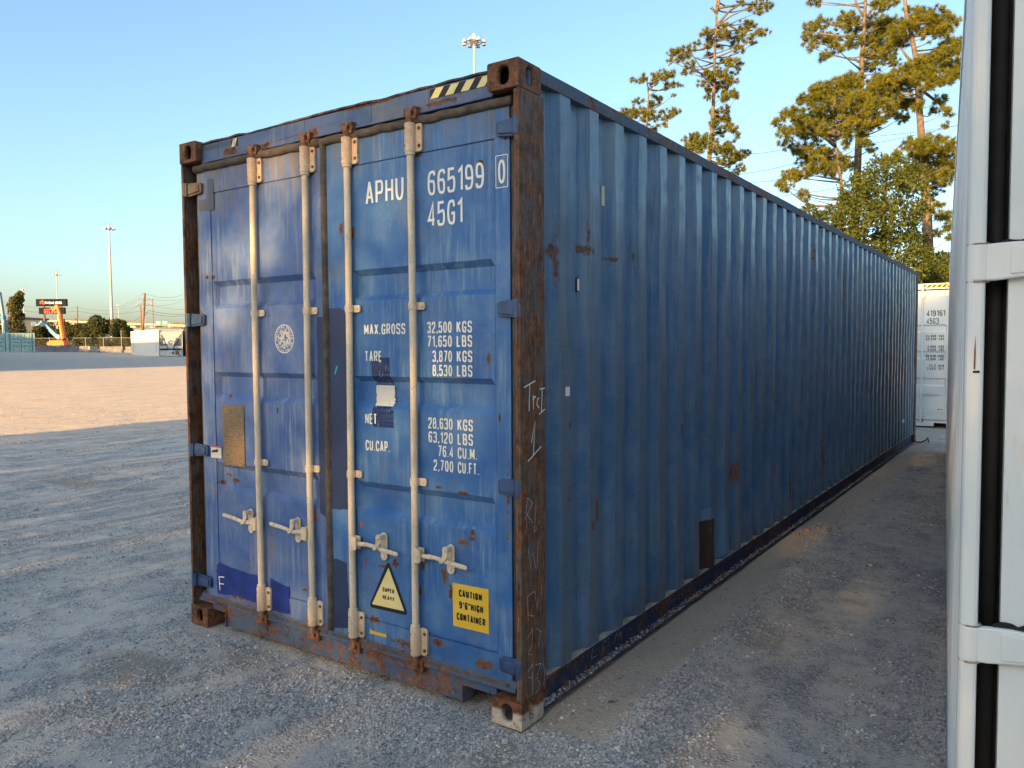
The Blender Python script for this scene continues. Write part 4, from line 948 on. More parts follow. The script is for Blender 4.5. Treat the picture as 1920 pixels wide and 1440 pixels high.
for k in range(9):
    m = MB(); m.box(-W-.004, -W+.01, 10.9, 11.15, .55+k*.19, .66+k*.19); m.build('side_letter', M['red'] if k % 2 else M['navy'], rc_)
for k in range(7):
    m = MB(); m.box(-W-.004, -W+.01, .9, 1.05, .55+k*.26, .68+k*.26); m.build('side_letter', M['navy'], rc_)
# darker container behind it, mostly hidden by the blue one
gd = gen_container('shipping_container', 'dark grey shipping container just right of the refrigerated one', tuple(Vector(r0)+Vector((math.cos(rz), math.sin(rz), 0))*5.55+Vector((0,0,0))), rz, (plain('dark_grey_paint', (.08,.095,.11), .5),)*3, H=2.70, detail=False, L=6.058)

# ------------------------------------------------------------------ yard edge: barriers, fence
conc_d = plain('dark_concrete', (.17,.165,.16), .85, .25, 1.5, bump=.3)
conc_l = plain('pale_concrete', (.42,.36,.28), .85, .2, 1.5)
def gp(px, depth, py=665):
    p = at(px, py, depth); p.z = ground_z(p.x, p.y); return p
def barrier(p0, p1, h=.86, mat=conc_d, label='', group=None):
    d = (p1-p0); ln = Vector((d.x, d.y, 0)).length; rz_ = math.atan2(d.y, d.x)
    z = min(p0.z, p1.z)-.02
    m = MB(); m.prism([(-.30,0),(.30,0),(.30,.08),(.16,.28),(.10,h),(-.10,h),(-.16,.28),(-.30,.08)], 0, .01, ln-.01)
    o = m.build('concrete_barrier', mat, None, bevel=.015, seg=1); o.location = (p0.x, p0.y, z); o.rotation_euler = (0, 0, rz_)
    tag(o, label, 'barrier', 'concrete barriers along the yard edge'); return o
BD = 109
xs_ = [66, 105.5, 148, 166]
lb = ['dark concrete barrier touching the pale green container', 'dark concrete barrier below the orange boom lift', 'short dark concrete barrier left of the sunlit pale block']
for a, b, l in zip(xs_[:-1], xs_[1:], lb): barrier(gp(a, BD), gp(b, BD), label=l)
bk = barrier(gp(167, BD-1), gp(182, BD+1.5), .85, conc_l, 'pale concrete block lit by the sun in the middle of the barrier row')
m = barrier(gp(166, BD-2), gp(187, BD-2), .30, plain('brown_timber', (.22,.14,.09), .8), 'low brown timber lying in front of the sunlit block'); m.name = 'timber_beam'; m['category'] = 'timber'; del m['group']
barrier(gp(188, BD-1), gp(231, BD-1), label='dark concrete barrier right of the sunlit pale block')
barrier(gp(236, BD-2), gp(262, BD-2), label='concrete barrier running behind the refrigerated container')
verge = tag(empty('chain_link_fence', tuple(gp(60, 122))), 'grey chain link fence behind the concrete barriers', 'fence')
galv = plain('galvanised', (.36,.36,.35), .5, .1, 4)
fa, fb = gp(60, 122), gp(262, 122); fl = Vector((fb.x-fa.x, fb.y-fa.y, 0)).length; verge.rotation_euler.z = math.atan2(fb.y-fa.y, fb.x-fa.x)
FH = 1.9
nP = int(fl/2.6)
for k in range(nP+1):
    x = fl*k/nP; m = MB(); hh = FH+.1 if k % 5 else FH+1.2; m.tube([(x,0,-.1),(x,0,hh)], .035, 6); m.build('fence_post', galv, verge)
m = MB(); m.tube([(0,0,FH),(fl,0,FH)], .022, 5); m.build('top_wire', galv, verge)
m = MB(); st = .22; k = 0
while k*st < fl+FH:
    x = k*st
    for s in (1,-1):
        a = (x, 0, 0) if s > 0 else (x, 0, FH); b = (x-FH, 0, FH) if s > 0 else (x-FH, 0, 0)
        m.quad((a[0]-.005,0,a[2]), (a[0]+.005,0,a[2]), (b[0]+.005,0,b[2]), (b[0]-.005,0,b[2]))
    k += 1
w_ = m.build('chain_link_mesh', plain('chain_wire', (.16,.16,.155), .8, spec=.1), verge, fix=False); w_['kind'] = 'stuff'

# ------------------------------------------------------------------ boom lifts
orange = plain('orange_paint', (.75,.14,.015), .5, .15, 3); lblue = plain('lift_blue', (.07,.22,.36), .5, .15, 3); dk_tire = plain('tyre', (.02,.02,.02), .8)
def P3(px, py, d): return at(px, py, d)
def local(o, p): return Vector(p)-Vector(o.location)
def boom_lift(px, depth, col, name, label, booms, base=True):
    g = gp(px, depth); t = tag(empty(name, tuple(g)), label, 'boom lift')
    rt2 = Vector((RT.x, RT.y, 0)).normalized()
    if base:
        fw2 = Vector((FW.x, FW.y, 0)).normalized()
        Mx = Matrix((rt2, fw2, Vector((0,0,1)))).transposed().to_4x4()
        m = MB(); m.box(-1.15, 1.15, -.9, .9, .45, .75); m.xf(Mx); m.build('chassis', col, t, bevel=.04)
        m = MB(); m.prism([(-1.25,.80),(1.15,.80),(1.15,1.25),(.9,1.65),(-.9,1.60),(-1.45,1.25),(-1.45,.95)], 1, -.8, .8); m.xf(Mx); m.build('turntable', col, t, bevel=.06)
        for sx in (-.85,.85):
            for sy in (-.95,.95):
                m = MB(); m.lathe([(0,-.14),(.40,-.14),(.45,-.08),(.45,.08),(.40,.14),(0,.14)], (0,0,0), 16); m.xf(Mx @ Matrix.Translation((sx,sy,.45)) @ Matrix.Rotation(PI/2,4,'X')); m.build('wheel', dk_tire, t, smooth=True)
    for nm, mt, pts, w in booms:
        m = MB()
        for a, b in zip(pts[:-1], pts[1:]): m.bar(local(t, P3(*a)), local(t, P3(*b)), w, w*1.15)
        m.build(nm, mt, t, bevel=.02, seg=1)
    return t
d = 118
boom_lift(112, d, orange, 'boom_lift', 'orange boom lift with its boom raised in front of the black sign', [
    ('lower_boom', orange, [(120.5,634,d),(112,588,d)], .42), ('boom_cylinder', plain('yellow_orange', (.80,.36,.06), .5), [(117,636,d-.6),(110,592,d-.6)], .24),
    ('upper_boom', orange, [(112,590,d),(107,572,d),(102.5,580,d)], .34), ('jib_boom', orange, [(108,573,d),(101,583,d),(97,577,d)], .20)])
lw = boom_lift(112, d+2, lblue, 'boom_lift', 'blue boom lift with its boom reaching left to a basket, behind the orange one', [
    ('lower_boom', lblue, [(111,634,d+2),(94,618,d+2)], .48), ('upper_boom', lblue, [(97,620,d+2),(78,602,d+2)], .34), ('jib_boom', lblue, [(78.5,601.5,d+2),(72,609,d+2),(66,609.5,d+2)], .24)], base=False)
m = MB()
for a, b in (((59,610),(66,610)),((59,604),(66,604)),((59,610),(59,604)),((66,610),(66,604)),((62.5,610),(62.5,604)),((59,607),(66,607))): m.bar(local(lw, P3(a[0],a[1],d+2)), local(lw, P3(b[0],b[1],d+2)), .06, .06); m.bar(local(lw, P3(a[0]+1,a[1],d+3)), local(lw, P3(b[0]+1,b[1],d+3)), .06, .06)
m.build('basket', lblue, lw)
m = MB(); a = local(lw, P3(112.5, 632, d+1.5)); m.box(a.x-.3, a.x+.3, a.y-.3, a.y+.3, -.9+a.z+.6, a.z+.35); m.build('control_cabinet', M['white_far'], lw, bevel=.04)
m = MB(); g0 = local(lw, gp(112, d+2)); m.box(-.8, .8, -.8, .8, .5, 1.2); m.build('chassis', lblue, lw)
boom_lift(8, 115, lblue, 'boom_lift', 'blue lift boom rising steeply at the left edge behind the pale green container', [
    ('lower_boom', lblue, [(13,640,115),(5.5,592,115)], .50), ('upper_boom', plain('grey_blue', (.16,.24,.30), .5), [(7,600,115),(-1,548,115)], .36), ('boom_cylinder', galv, [(6,628,114.5),(7,600,114.5)], .16)])

# ------------------------------------------------------------------ black roadside sign
sd_ = 150
sg = tag(empty('roadside_sign', tuple(gp(101, sd_))), 'tall black sign with a red and white company name above a red WELCOME message board', 'sign')
blackm = plain('sign_black', (.012,.013,.014), .85, spec=.1); redl = N('red_led'); redl.b.inputs['Emission Color'].default_value = (1,.07,.03,1); redl.b.inputs['Emission Strength'].default_value = .35; redl = redl.done((.6,.05,.03))
r2_ = Vector((RT.x, RT.y, 0)).normalized(); f2_ = Vector((FW.x, FW.y, 0)).normalized()
sg.rotation_euler.z = math.atan2(r2_.y, r2_.x); k_ = sd_/FPX
def sx(px): return (px-101)*k_
def sz(py): return (P3(101, py, sd_).z - sg.location.z)
for a, b, c, dd_ in ((72,129,561,574.5),(77,125,577,589)):
    m = MB(); m.box(sx(a), sx(b), -.25, .25, sz(dd_), sz(c)); m.build('sign_board', blackm, sg, bevel=.02)
for px in (85.5, 118): m = MB(); m.box(sx(px)-.16, sx(px)+.16, -.16, .16, -.1, sz(575)); m.build('sign_post', plain('post_brown', (.10,.06,.04), .7), sg)
def sign_text(s, a, b, z, h, t, mat):
    q, w = text_quads(s, h, t, h*.7, h*.14, b-a); return on_plane(q, (a, -.256, z), (1,0,0), (0,0,1), 'lettering', mat, sg)
whitel = plain('sign_white', (.85,.82,.70), .5)
sign_text('RITCHIE BROS.', sx(89.5), sx(121.5), sz(570.3), .42, .13, whitel)
m = []
for st in ([(0,0),(0,.45)], [(0,.34),(.10,.45),(.22,.45)], [(.38,.75),(.38,0)]): m += stroke2d(st, .13)
m += stroke2d(rp([(.38,.0,.15),(.80,.0,.2),(.80,.45,.2),(.38,.45,.15)], True), .13, True)
on_plane(m, (sx(80.3), -.256, sz(570)), (1,0,0), (0,0,1), 'logo', redl, sg)
sign_text('WELCOME', sx(86.5), sx(118), sz(587.8), .50, .13, redl)
m = MB()
for k in range(9): a = sx(87)+k*.34; m.box(a, a+.20, -.258, -.252, sz(582.3)+random.uniform(0,.12), sz(578.6)-random.uniform(0,.15))
m.build('message_strip', redl, sg)

# ------------------------------------------------------------------ light towers
polec = plain('pole_galv', (.40,.37,.32), .55, .12, .6); lampc = plain('lamp_body', (.55,.50,.42), .5); lampd = plain('lamp_dark', (.10,.12,.13), .5)
def light_tower(px, py, depth, R, rb, rt_, label, n=8, ring=True, rods=True):
    top = P3(px, py, depth); g = Vector((top.x, top.y, ground_z(top.x))); h = top.z-g.z
    t = tag(empty('light_tower', tuple(g)), label, 'light tower', 'high mast light towers')
    m = MB(); m.tube([(0,0,-.2),(0,0,h*.5),(0,0,h)], [rb, (rb+rt_)/2, rt_], 12); m.build('pole', polec, t, smooth=True)
    if ring:
        for rr in (R*.72, R*.42):
            m = MB(); N_ = 28
            m.tube([(rr*math.cos(2*PI*k/N_), rr*math.sin(2*PI*k/N_), h-.1) for k in range(N_+1)], .055, 6, caps=False); m.build('ring', lampd, t, smooth=True)
        m = MB(); m.lathe([(r_*R/1.35, z_*R/1.35) for r_, z_ in ((.12,-.3),(.45,-.1),(.50,.25),(.30,.5),(.22,.95),(0,1.0))], (0,0,h), 12); m.build('mast_head', lampc, t, smooth=True)
    for k in range(n):
        a = 2*PI*(k+.35)/n; c, s = math.cos(a), math.sin(a)
        m = MB(); m.bar((c*.3, s*.3, h+.05), (c*R*.85, s*R*.85, h-.05), .06, .06); arm = m.build('lamp_arm', lampd, t)
        m = MB(); m.lathe([(.30*R/1.5,-.16),(.33*R/1.5,-.08),(.24*R/1.5,.12),(.08,.26),(0,.28)], (c*R, s*R, h-.12), 12); lh = m.build('lamp_head', lampc, t, smooth=True)
        m = MB(); m.lathe([(0,-.165),(.29*R/1.5,-.165)], (c*R, s*R, h-.12), 12); m.build('lamp_glass', lampd, lh)
    if rods:
        for k in range(3):
            a = 2*PI*k/3+.4; m = MB(); m.tube([(R*.7*math.cos(a), R*.7*math.sin(a), h-.1), (R*.7*math.cos(a), R*.7*math.sin(a), h+1.3)], .02, 5); m.build('lightning_rod', lampd, t)
    return t
light_tower(889, 78, 100, 1.35, .36, .12, 'tall light tower whose ring of lamps rises above the blue container roof')
light_tower(204.5, 428, 150, .95, .36, .12, 'tallest light tower on the left, standing behind the round bushes')
light_tower(106, 515, 250, .95, .24, .12, 'thin light tower rising behind the black company sign', n=6)
light_tower(43.5, 543, 300, .85, .22, .11, 'thin light tower beside the leaning tree', n=6)
light_tower(222, 573, 340, .7, .18, .10, 'small far light tower right of the tallest left one', n=4, rods=False)
sp = light_tower(46, 585, 260, .35, .14, .08, 'short street lamp right of the leaning tree', n=2, ring=False, rods=False); sp['category'] = 'street lamp'; sp.name = 'street_lamp'; del sp['group']

# ------------------------------------------------------------------ utility poles and wires
wood = plain('pole_wood', (.17,.105,.065), .85, .3, 2); wire = plain('wire', (.05,.055,.06), .6)
def util_pole(px0, py0, px1, py1, depth, r, label, arms=(0.9, 2.2), mat=wood):
    b = P3(px0, py0, depth); g = Vector((b.x, b.y, ground_z(b.x))); t = tag(empty('utility_pole', tuple(g)), label, 'utility pole', 'utility poles on the left')
    tp = P3(px1, py1, depth)-g; bt = b-g; dirv = (tp-bt); b0 = bt - dirv*((bt.z+.2)/dirv.z)
    m = MB(); m.tube([tuple(b0), tuple(tp)], [r*1.2, r*.8], 8); m.build('pole', mat, t, smooth='all')
    for a in arms:
        c = tp - Vector((0,0,a)); v = r2_*1.2; m = MB(); m.bar(c-v, c+v, .12, .12); ar = m.build('cross_arm', mat, t)
        for s in (-1, 1):
            m = MB(); m.tube([tuple(c+v*s*.9), tuple(c+v*s*.9+Vector((0,0,.35)))], .05, 6); m.build('insulator', galv, ar)
    return t
util_pole(268, 616, 271.5, 550, 120, .20, 'brown leaning utility pole above the refrigerated container', (1.0, 1.8))
util_pole(264.5, 608, 263.5, 570, 190, .16, 'paler utility pole just left of the leaning one', ())
util_pole(272, 610, 272.2, 575, 230, .10, 'thin grey utility pole just right of the leaning one', (), galv)
util_pole(287.5, 608, 286, 563, 210, .12, 'slender utility pole above the green road signs', (), wood)
util_pole(145, 604, 145, 574, 200, .17, 'utility pole standing behind the bushes right of the black sign', ())
util_pole(97.5, 596, 97.5, 590, 260, .12, 'short distant utility pole under the black sign', ())
def wire_run(pts, sag, r, name, label, group='overhead wires'):
    m = MB(); P = [P3(*p) for p in pts]; o0 = P[0].copy()
    path = []
    for a, b in zip(P[:-1], P[1:]):
        for k in range(13):
            t = k/12
            if k == 0 and path: continue
            q = a.lerp(b, t); q.z -= sag*4*t*(1-t); path.append(tuple(q-o0))
    m.tube(path, r, 4); o = m.build('power_line', wire, None, fix=False); o.location = o0; tag(o, label, 'power line', group); return o
for i, (pts, sag, r, l) in enumerate([
    ([(0,563,200),(145,577,200),(264,572,190),(360,557,200)], 1.0, .022, 'upper thin power line across the left sky'),
    ([(0,576,200),(145,583,200),(264,583,190),(360,590,200)], .8, .035, 'thicker lower power line across the left sky'),
    ([(200,573,160),(270,549,120),(360,545,120)], .9, .016, 'power line at the very top of the leaning pole'),
    ([(215,577,160),(265,558,120),(278,559,120),(360,556,120)], .5, .016, 'power line on the upper cross arm of the leaning pole'),
    ([(230,585,160),(267,567,120),(360,580,120)], .4, .016, 'power line on the second cross arm of the leaning pole'),
    ([(235,604,150),(268,592,120),(278,582,120),(360,588,120)], .3, .030, 'slack cable low on the leaning pole'),
    ([(1380,287,62),(1480,277,62),(1600,258,62),(1830,228,62)], .2, .018, 'highest power line behind the pines'),
    ([(1360,330,62),(1480,309,62),(1620,272,62),(1830,226,62)], .1, .018, 'second power line behind the pines'),
    ([(1370,345,62),(1500,330,62),(1640,302,62),(1830,262,62)], .1, .018, 'third power line behind the pines'),
    ([(1400,372,62),(1500,362,62),(1600,345,62),(1830,300,62)], .1, .018, 'lowest power line behind the pines')]): wire_run(pts, sag, r, 'power_line', l)

# ------------------------------------------------------------------ elevated road, road signs, buildings far left
ovc = plain('overpass_pale', (.50,.44,.35), .85, .1, .5); ovd = plain('overpass_dark', (.09,.10,.12), .8, .2, .5)
def far_frame(px, depth):
    g = gp(px, depth); return g
ov = tag(empty('elevated_road', tuple(gp(180, 260))), 'distant elevated road with a dark parapet over pale beams and piers', 'bridge')
ov.rotation_euler.z = math.atan2(r2_.y, r2_.x); ko = 260/FPX
def oz(py): return P3(180, py, 260).z-ov.location.z
m = MB(); m.prism([((20-180)*ko, oz(596)),((400-180)*ko, oz(612)),((400-180)*ko, oz(608)),((20-180)*ko, oz(592))], 1, -4, -3.7)
m.v = m.v; m.build('parapet', ovd, ov)
m = MB(); m.prism([((20-180)*ko, oz(599)),((400-180)*ko, oz(616)),((400-180)*ko, oz(611.8)),((20-180)*ko, oz(595.8))], 1, -3.6, 6); m.build('deck', ovc, ov)
for k in range(10):
    px = 40+k*36; m = MB(); zt = oz(599+(px-20)*.0447); m.box((px-180)*ko-.8, (px-180)*ko+.8, -2, 4, -.2, zt); m.build('pier', ovc, ov)
hs = tag(empty('road_sign', tuple(gp(305, 250))), 'pair of green highway signs above the refrigerated container', 'road sign'); hs.rotation_euler.z = ov.rotation_euler.z; kh = 250/FPX
grn = plain('sign_green', (.0,.17,.10), .5, .05)
hz_ = lambda py: P3(305, py, 250).z-hs.location.z
for a, b in ((293.3,304.7),(305.7,317)):
    m = MB(); m.box((a-305)*kh, (b-305)*kh, -.1, .05, hz_(611), hz_(602)); pn_ = m.build('sign_panel', grn, hs, bevel=.02)
    m = MB(); x0 = (a-305)*kh; m.poly([(x0+.5+.22*math.cos(2*PI*k/12), -.106, hz_(603.8)+.22*math.sin(2*PI*k/12)) for k in range(12)])
    for q_, (u0, u1) in enumerate(((.95,1.5),(.35,1.5),(.45,1.3))): m.quad((x0+u0,-.106,hz_(604.3+q_*2)),(x0+u1,-.106,hz_(604.3+q_*2)),(x0+u1,-.106,hz_(603.4+q_*2)),(x0+u0,-.106,hz_(603.4+q_*2)))
    m.build('sign_print', whitel, pn_, fix=False)
for px in (290.5, 319): m = MB(); m.box((px-305)*kh-.12, (px-305)*kh+.12, -.05, .2, 0, hz_(606)); m.build('sign_post', galv, hs)
m = MB(); m.box((290-305)*kh, (319-305)*kh, .06, .2, hz_(609.5), hz_(608)); m.build('sign_truss', galv, hs)
def far_building(px0, px1, py, depth, label, col, roof, nwin):
    b = tag(empty('building', tuple(gp(px0, depth))), label, 'building'); b.rotation_euler.z = ov.rotation_euler.z; k = depth/FPX; w = (px1-px0)*k; h = P3(px0, py, depth).z-b.location.z
    m = MB(); m.box(0, w, 0, 9, -.2, h); m.build('wall', col, b)
    m = MB(); m.box(-.3, w+.3, -.3, 9.3, h+.003, h+.5); m.build('roof', roof, b)
    for i in range(nwin):
        x = w*(i+.5)/nwin; m = MB(); m.box(x-w*.28/nwin, x+w*.28/nwin, -.06, .02, h*.45, h*.75); wd = m.build('window', M['gasket_dark'], b)
        m = MB(); m.box(x-w*.3/nwin, x+w*.3/nwin, -.12, -.01, h*.43, h*.445); m.build('window_sill', ovc, wd)
cr = plain('cream_wall', (.62,.50,.28), .8, .08, .3)
far_building(-30, 17, 598, 175, 'cream building at the left edge behind the blue lift', cr, ovd, 4)
far_building(41, 50, 599, 190, 'small cream building between the leaning tree and the lift basket', cr, ovd, 2)
far_building(250, 345, 618, 200, 'long low cream building under the elevated road', plain('cream_wall_pale', (.58,.50,.38), .8, .08, .3), ovd, 6)

# ------------------------------------------------------------------ trees
def leaf_mat(name, a, b, c, sc=1.2):
    n = N(name, .75, 0, .08); nz = n.noise(sc, 4, .7); n2 = n.noise(sc*9, 3, .7)
    col = n.mix(n.step(nz, .35, .65), a, b); col = n.mix(n.math('MULTIPLY', n.step(n2, .52, .72), .6), col, c)
    m = n.done(col)
    tr = n.t.nodes.new('ShaderNodeBsdfTranslucent'); n.put(tr.inputs[0], n.mix(.5, col, c)); ms = n.t.nodes.new('ShaderNodeMixShader'); ms.inputs[0].default_value = .25
    out = n.t.nodes['Material Output']; n.t.links.new(n.b.outputs[0], ms.inputs[1]); n.t.links.new(tr.outputs[0], ms.inputs[2]); n.t.links.new(ms.outputs[0], out.inputs[0]); return m
pine_m = leaf_mat('pine_needles', (.090,.108,.016), (.155,.145,.018), (.245,.185,.026), .9)
oak_m = leaf_mat('oak_leaves', (.045,.062,.014), (.08,.095,.018), (.15,.14,.026), .7)
bush_m = leaf_mat('bush_leaves', (.05,.06,.022), (.075,.082,.028), (.12,.11,.04), .35)
bark_p = plain('pine_bark', (.105,.078,.056), .9, .45, 5, bump=.6); bark_d = plain('dark_bark', (.10,.08,.06), .9, .3, 3)
def mesh_np(name, V, F, mat, parent):
    me = bpy.data.meshes.new(name); V = np.asarray(V, np.float32); F = np.asarray(F, np.int32); k = F.shape[1]
    me.vertices.add(len(V)); me.vertices.foreach_set('co', V.ravel()); me.loops.add(F.size); me.loops.foreach_set('vertex_index', F.ravel())
    me.polygons.add(len(F)); me.polygons.foreach_set('loop_start', np.arange(0, F.size, k, dtype=np.int32)); me.update(calc_edges=True); me.validate()
    me.materials.append(mat); o = bpy.data.objects.new(name, me); C.objects.link(o); o.parent = parent; return o
rng = np.random.default_rng(5)
def tufts(centres, rad, n=56, up=.35, w=.0125):
    """needle tufts: thin triangles fanned round each centre"""
    c = np.repeat(np.asarray(centres), n, 0); k = len(c); d = rng.normal(size=(k,3)); ax = np.repeat(rng.normal(size=(len(centres),3))*.9+np.array([0,0,up]), n, 0); d = d+ax
    d /= np.linalg.norm(d, axis=1)[:,None]; s = np.cross(d, rng.normal(size=(k,3))); s /= np.linalg.norm(s, axis=1)[:,None]
    ln = (rad*rng.uniform(.6, 1.1, k))[:,None]; ww = w*rng.uniform(.7,1.4,k)[:,None]; st = c+d*ln*.12
    V = np.stack([st-s*ww, st+s*ww, c+d*ln], 1).reshape(-1,3); return V, np.arange(len(V)).reshape(-1,3)
def leaves(centres, size):
    c = np.asarray(centres); k = len(c); d = rng.normal(size=(k,3)); d /= np.linalg.norm(d,axis=1)[:,None]; s = np.cross(d, rng.normal(size=(k,3))); s /= np.linalg.norm(s,axis=1)[:,None]
    sz_ = (size*rng.uniform(.6,1.3,k))[:,None]
    V = np.stack([c-d*sz_, c+s*sz_*.45, c+d*sz_, c-s*sz_*.45], 1).reshape(-1,3); return V, np.arange(len(V)).reshape(-1,4)
def branch_path(a, b, bend=.12):
    a = Vector(a); b = Vector(b); n = 5; L_ = (b-a).length; o = Vector(rng.normal(size=3))*L_*bend*.5
    return [tuple(a.lerp(b, t/n) + o*math.sin(PI*t/n) + Vector((0,0,-L_*bend*math.sin(PI*t/n)*.6))) for t in range(n+1)]
def photo_tree(name, label, cat, depth, trunk, clumps, ox, oy, sc, kind, group, r0_=.28, dens=1.0, limbs=(), tr=.30):
    """trunk and clumps measured off the photo (zoomed frame: origin ox, oy, scale sc), given depth of their own"""
    conv = lambda x, y, dd=0: P3(ox+x/sc, oy+y/sc, depth+dd)
    tp = [conv(x, y) for x, y in trunk]; g = Vector((tp[0].x, tp[0].y, 0)); t = tag(empty(name, tuple(g)), label, cat, group)
    path = [Vector((0,0,-.1))] + [p-g for p in tp]; m = MB(); hs_ = [p.z for p in path]; top = hs_[-1]
    m.tube([tuple(p) for p in path], [max(.035, r0_*(1-.80*max(0,h)/top)) for h in hs_], 10); m.build('trunk', bark_p if kind == 'pine' else bark_d, t, smooth='all')
    k_ = depth/FPX/sc; pts = []; br = MB()
    for (x, y, r) in clumps:
        rr = r*k_*(1.22 if kind == 'pine' else 1.14); c0 = conv(x, y)-g
        # depth spread: clumps far from the trunk in the picture also spread along the view
        dx = min(abs(c0.x-path[-1].x)+1, 3.5); dd = rng.uniform(-1, 1)*min(2.6, dx*.8+.4)
        c1 = conv(x, y, dd)-g
        if kind == 'pine':
            n = max(4, int(dens*23*(rr/.5)**2)); q = rng.normal(size=(n,3)); q /= np.linalg.norm(q,axis=1)[:,None]; q *= (rng.uniform(.25,1,n)**.6)[:,None]*rr*.92; q[:,2] *= .72
        else:
            n = int(dens*1500*(rr/1.0)**2)+60; q = rng.normal(size=(n,3)); q /= np.linalg.norm(q,axis=1)[:,None]; q *= (rng.uniform(.35,1,n)**.5)[:,None]*rr*1.05
            nz = np.array([mnoise.noise(Vector(v)*1.1+Vector((x,y,0))) for v in q]); q = q[nz > -.16]
        pts.append(q+np.array(c1))
        # twig to the nearest point of the trunk a little lower down
        best = min(range(1, len(path)), key=lambda i: abs(path[i].z-(c1.z-.4*abs(Vector((c1.x,c1.y)).length)))) ; 
        zt = c1.z-.25*math.hypot(c1.x-path[best].x, c1.y-path[best].y)
        zt = max(path[1].z*.3, min(zt, top)); 
        for a, b in zip(path[:-1], path[1:]):
            if a.z <= zt <= b.z: s_ = a.lerp(b, (zt-a.z)/max(1e-4, b.z-a.z)); break
        else: s_ = path[-1]
        ln = (c1-s_).length; br.tube(branch_path(s_, c1, .10), [max(.012, .022*ln*(1-k/6)) for k in range(6)], 5)
        if kind == 'pine':
            for j in range(3): e = Vector(q[j]+np.array(c1)); br.tube(branch_path(c1, e, .1), [.014]*6, 4)
    for pth in limbs:
        P_ = [conv(x, y)-g for x, y in pth]; br.tube([tuple(p) for p in P_], [.09*(1-.6*k/len(P_)) for k in range(len(P_))], 6)
    br.build('branch', bark_p if kind == 'pine' else bark_d, t, smooth='all', fix=False)
    pts = np.concatenate(pts)
    V, F = tufts(pts, tr) if kind == 'pine' else leaves(pts, .085 if depth < 60 else .3)
    mesh_np('crown', V, F, pine_m if kind == 'pine' else oak_m, t); return t
TG = 'pine trees behind the yard'
A_ = [(215,640,30),(265,640,30),(300,620,35),(380,600,40),(440,600,50),(500,590,42),(370,660,36),(460,690,34),(520,680,38),(565,680,22),(530,750,24),(380,790,50),(350,830,36),(240,810,40),(130,890,45),(200,900,55),(170,940,46),(260,900,62),(330,900,52),(420,930,54),(500,900,48),(545,880,36),(300,960,46),(360,1040,42),(430,1000,30),(400,1070,22)]
photo_tree('pine_tree', 'small sparse pine just above the blue roof edge, leftmost of the pines', 'tree', 52, [(300,1300),(305,1040),(322,760),(310,650),(316,610)], A_, 1140, 0, 4.235, 'pine', TG, .22, .9, tr=.29)
B_ = [(1060,20,36),(1150,50,50),(1230,40,50),(1270,50,36),(1190,100,34),(1100,180,45),(1150,200,36),(1090,230,44),(1030,240,34),(940,210,34),(1200,260,44),(1240,260,36),(1100,300,52),(1030,300,46),(960,290,42),(900,270,44),(1150,350,30),(1050,380,42),(1010,360,42),(780,260,44),(740,280,28),(820,290,34),(790,350,48),(800,440,36),(700,350,34),(650,390,34),(580,390,40),(510,420,40),(490,480,26),(560,460,44),(640,440,38),(650,510,42),(610,570,36),(670,570,30),(880,380,30),(920,490,36),(980,490,44),(1030,500,40),(1030,550,30),(960,530,26),(780,600,50),(830,620,58),(900,580,56),(960,610,56),(990,650,36),(750,670,38),(820,700,56),(900,690,56),(950,660,46),(800,770,36),(920,750,46),(980,750,50),(1010,780,28),(910,800,26),(940,870,36),(830,910,48),(900,920,56),(940,950,46),(850,990,56),(990,1020,46),(900,1040,52),(1020,1070,30),(960,1000,36),(640,1120,56),(700,1100,66),(650,1180,56),(750,1140,66),(800,1100,66),(830,1170,56),(720,1190,46),(910,1190,66),(970,1160,56),(980,1220,66),(1040,1260,56),(1080,1220,46),(900,1270,46),(1050,1330,46),(1000,1370,36),(960,1290,46)]
photo_tree('pine_tree', 'slim tall pine standing alone against the sky, with a bare forked top', 'tree', 46, [(795,1500),(800,1290),(825,1050),(838,800),(845,500),(860,200),(862,0),(866,-120)], B_, 1140, 0, 4.235, 'pine', TG, .24, 1.0, limbs=[[(868,205),(900,160),(960,90),(1050,35)], [(858,100),(820,60),(815,70)], [(862,110),(880,20),(884,-30)], [(850,230),(760,390),(600,410),(480,520)], [(870,200),(960,200),(1050,250),(1150,240)]], tr=.26)
C_ = [(220,10,30),(250,20,15),(390,90,45),(350,110,44),(420,130,50),(260,110,42),(210,130,42),(190,190,34),(250,190,42),(310,190,42),(330,230,34),(280,270,34),(210,230,26),(400,200,44),(520,100,50),(560,130,52),(600,110,42),(500,190,52),(560,190,62),(620,180,50),(500,250,42),(540,280,52),(590,250,42),(610,300,30),(580,10,44),(540,20,42),(490,330,40),(520,390,44),(560,470,46),(600,520,46),(640,570,36),(560,560,46),(500,440,44),(430,380,36),(640,500,40),(690,495,34)]
photo_tree('pine_tree', 'tallest thick pine, left one of the two big trunks', 'tree', 46, [(418,1100),(424,1000),(436,700),(446,480),(452,300),(462,150),(470,0),(474,-160)], C_, 1440, 0, 2.571, 'pine', TG, .36, .9, limbs=[[(462,80),(430,30),(415,-20)], [(475,80),(520,20),(560,0)], [(450,175),(350,175),(250,160)], [(440,300),(415,280)]])
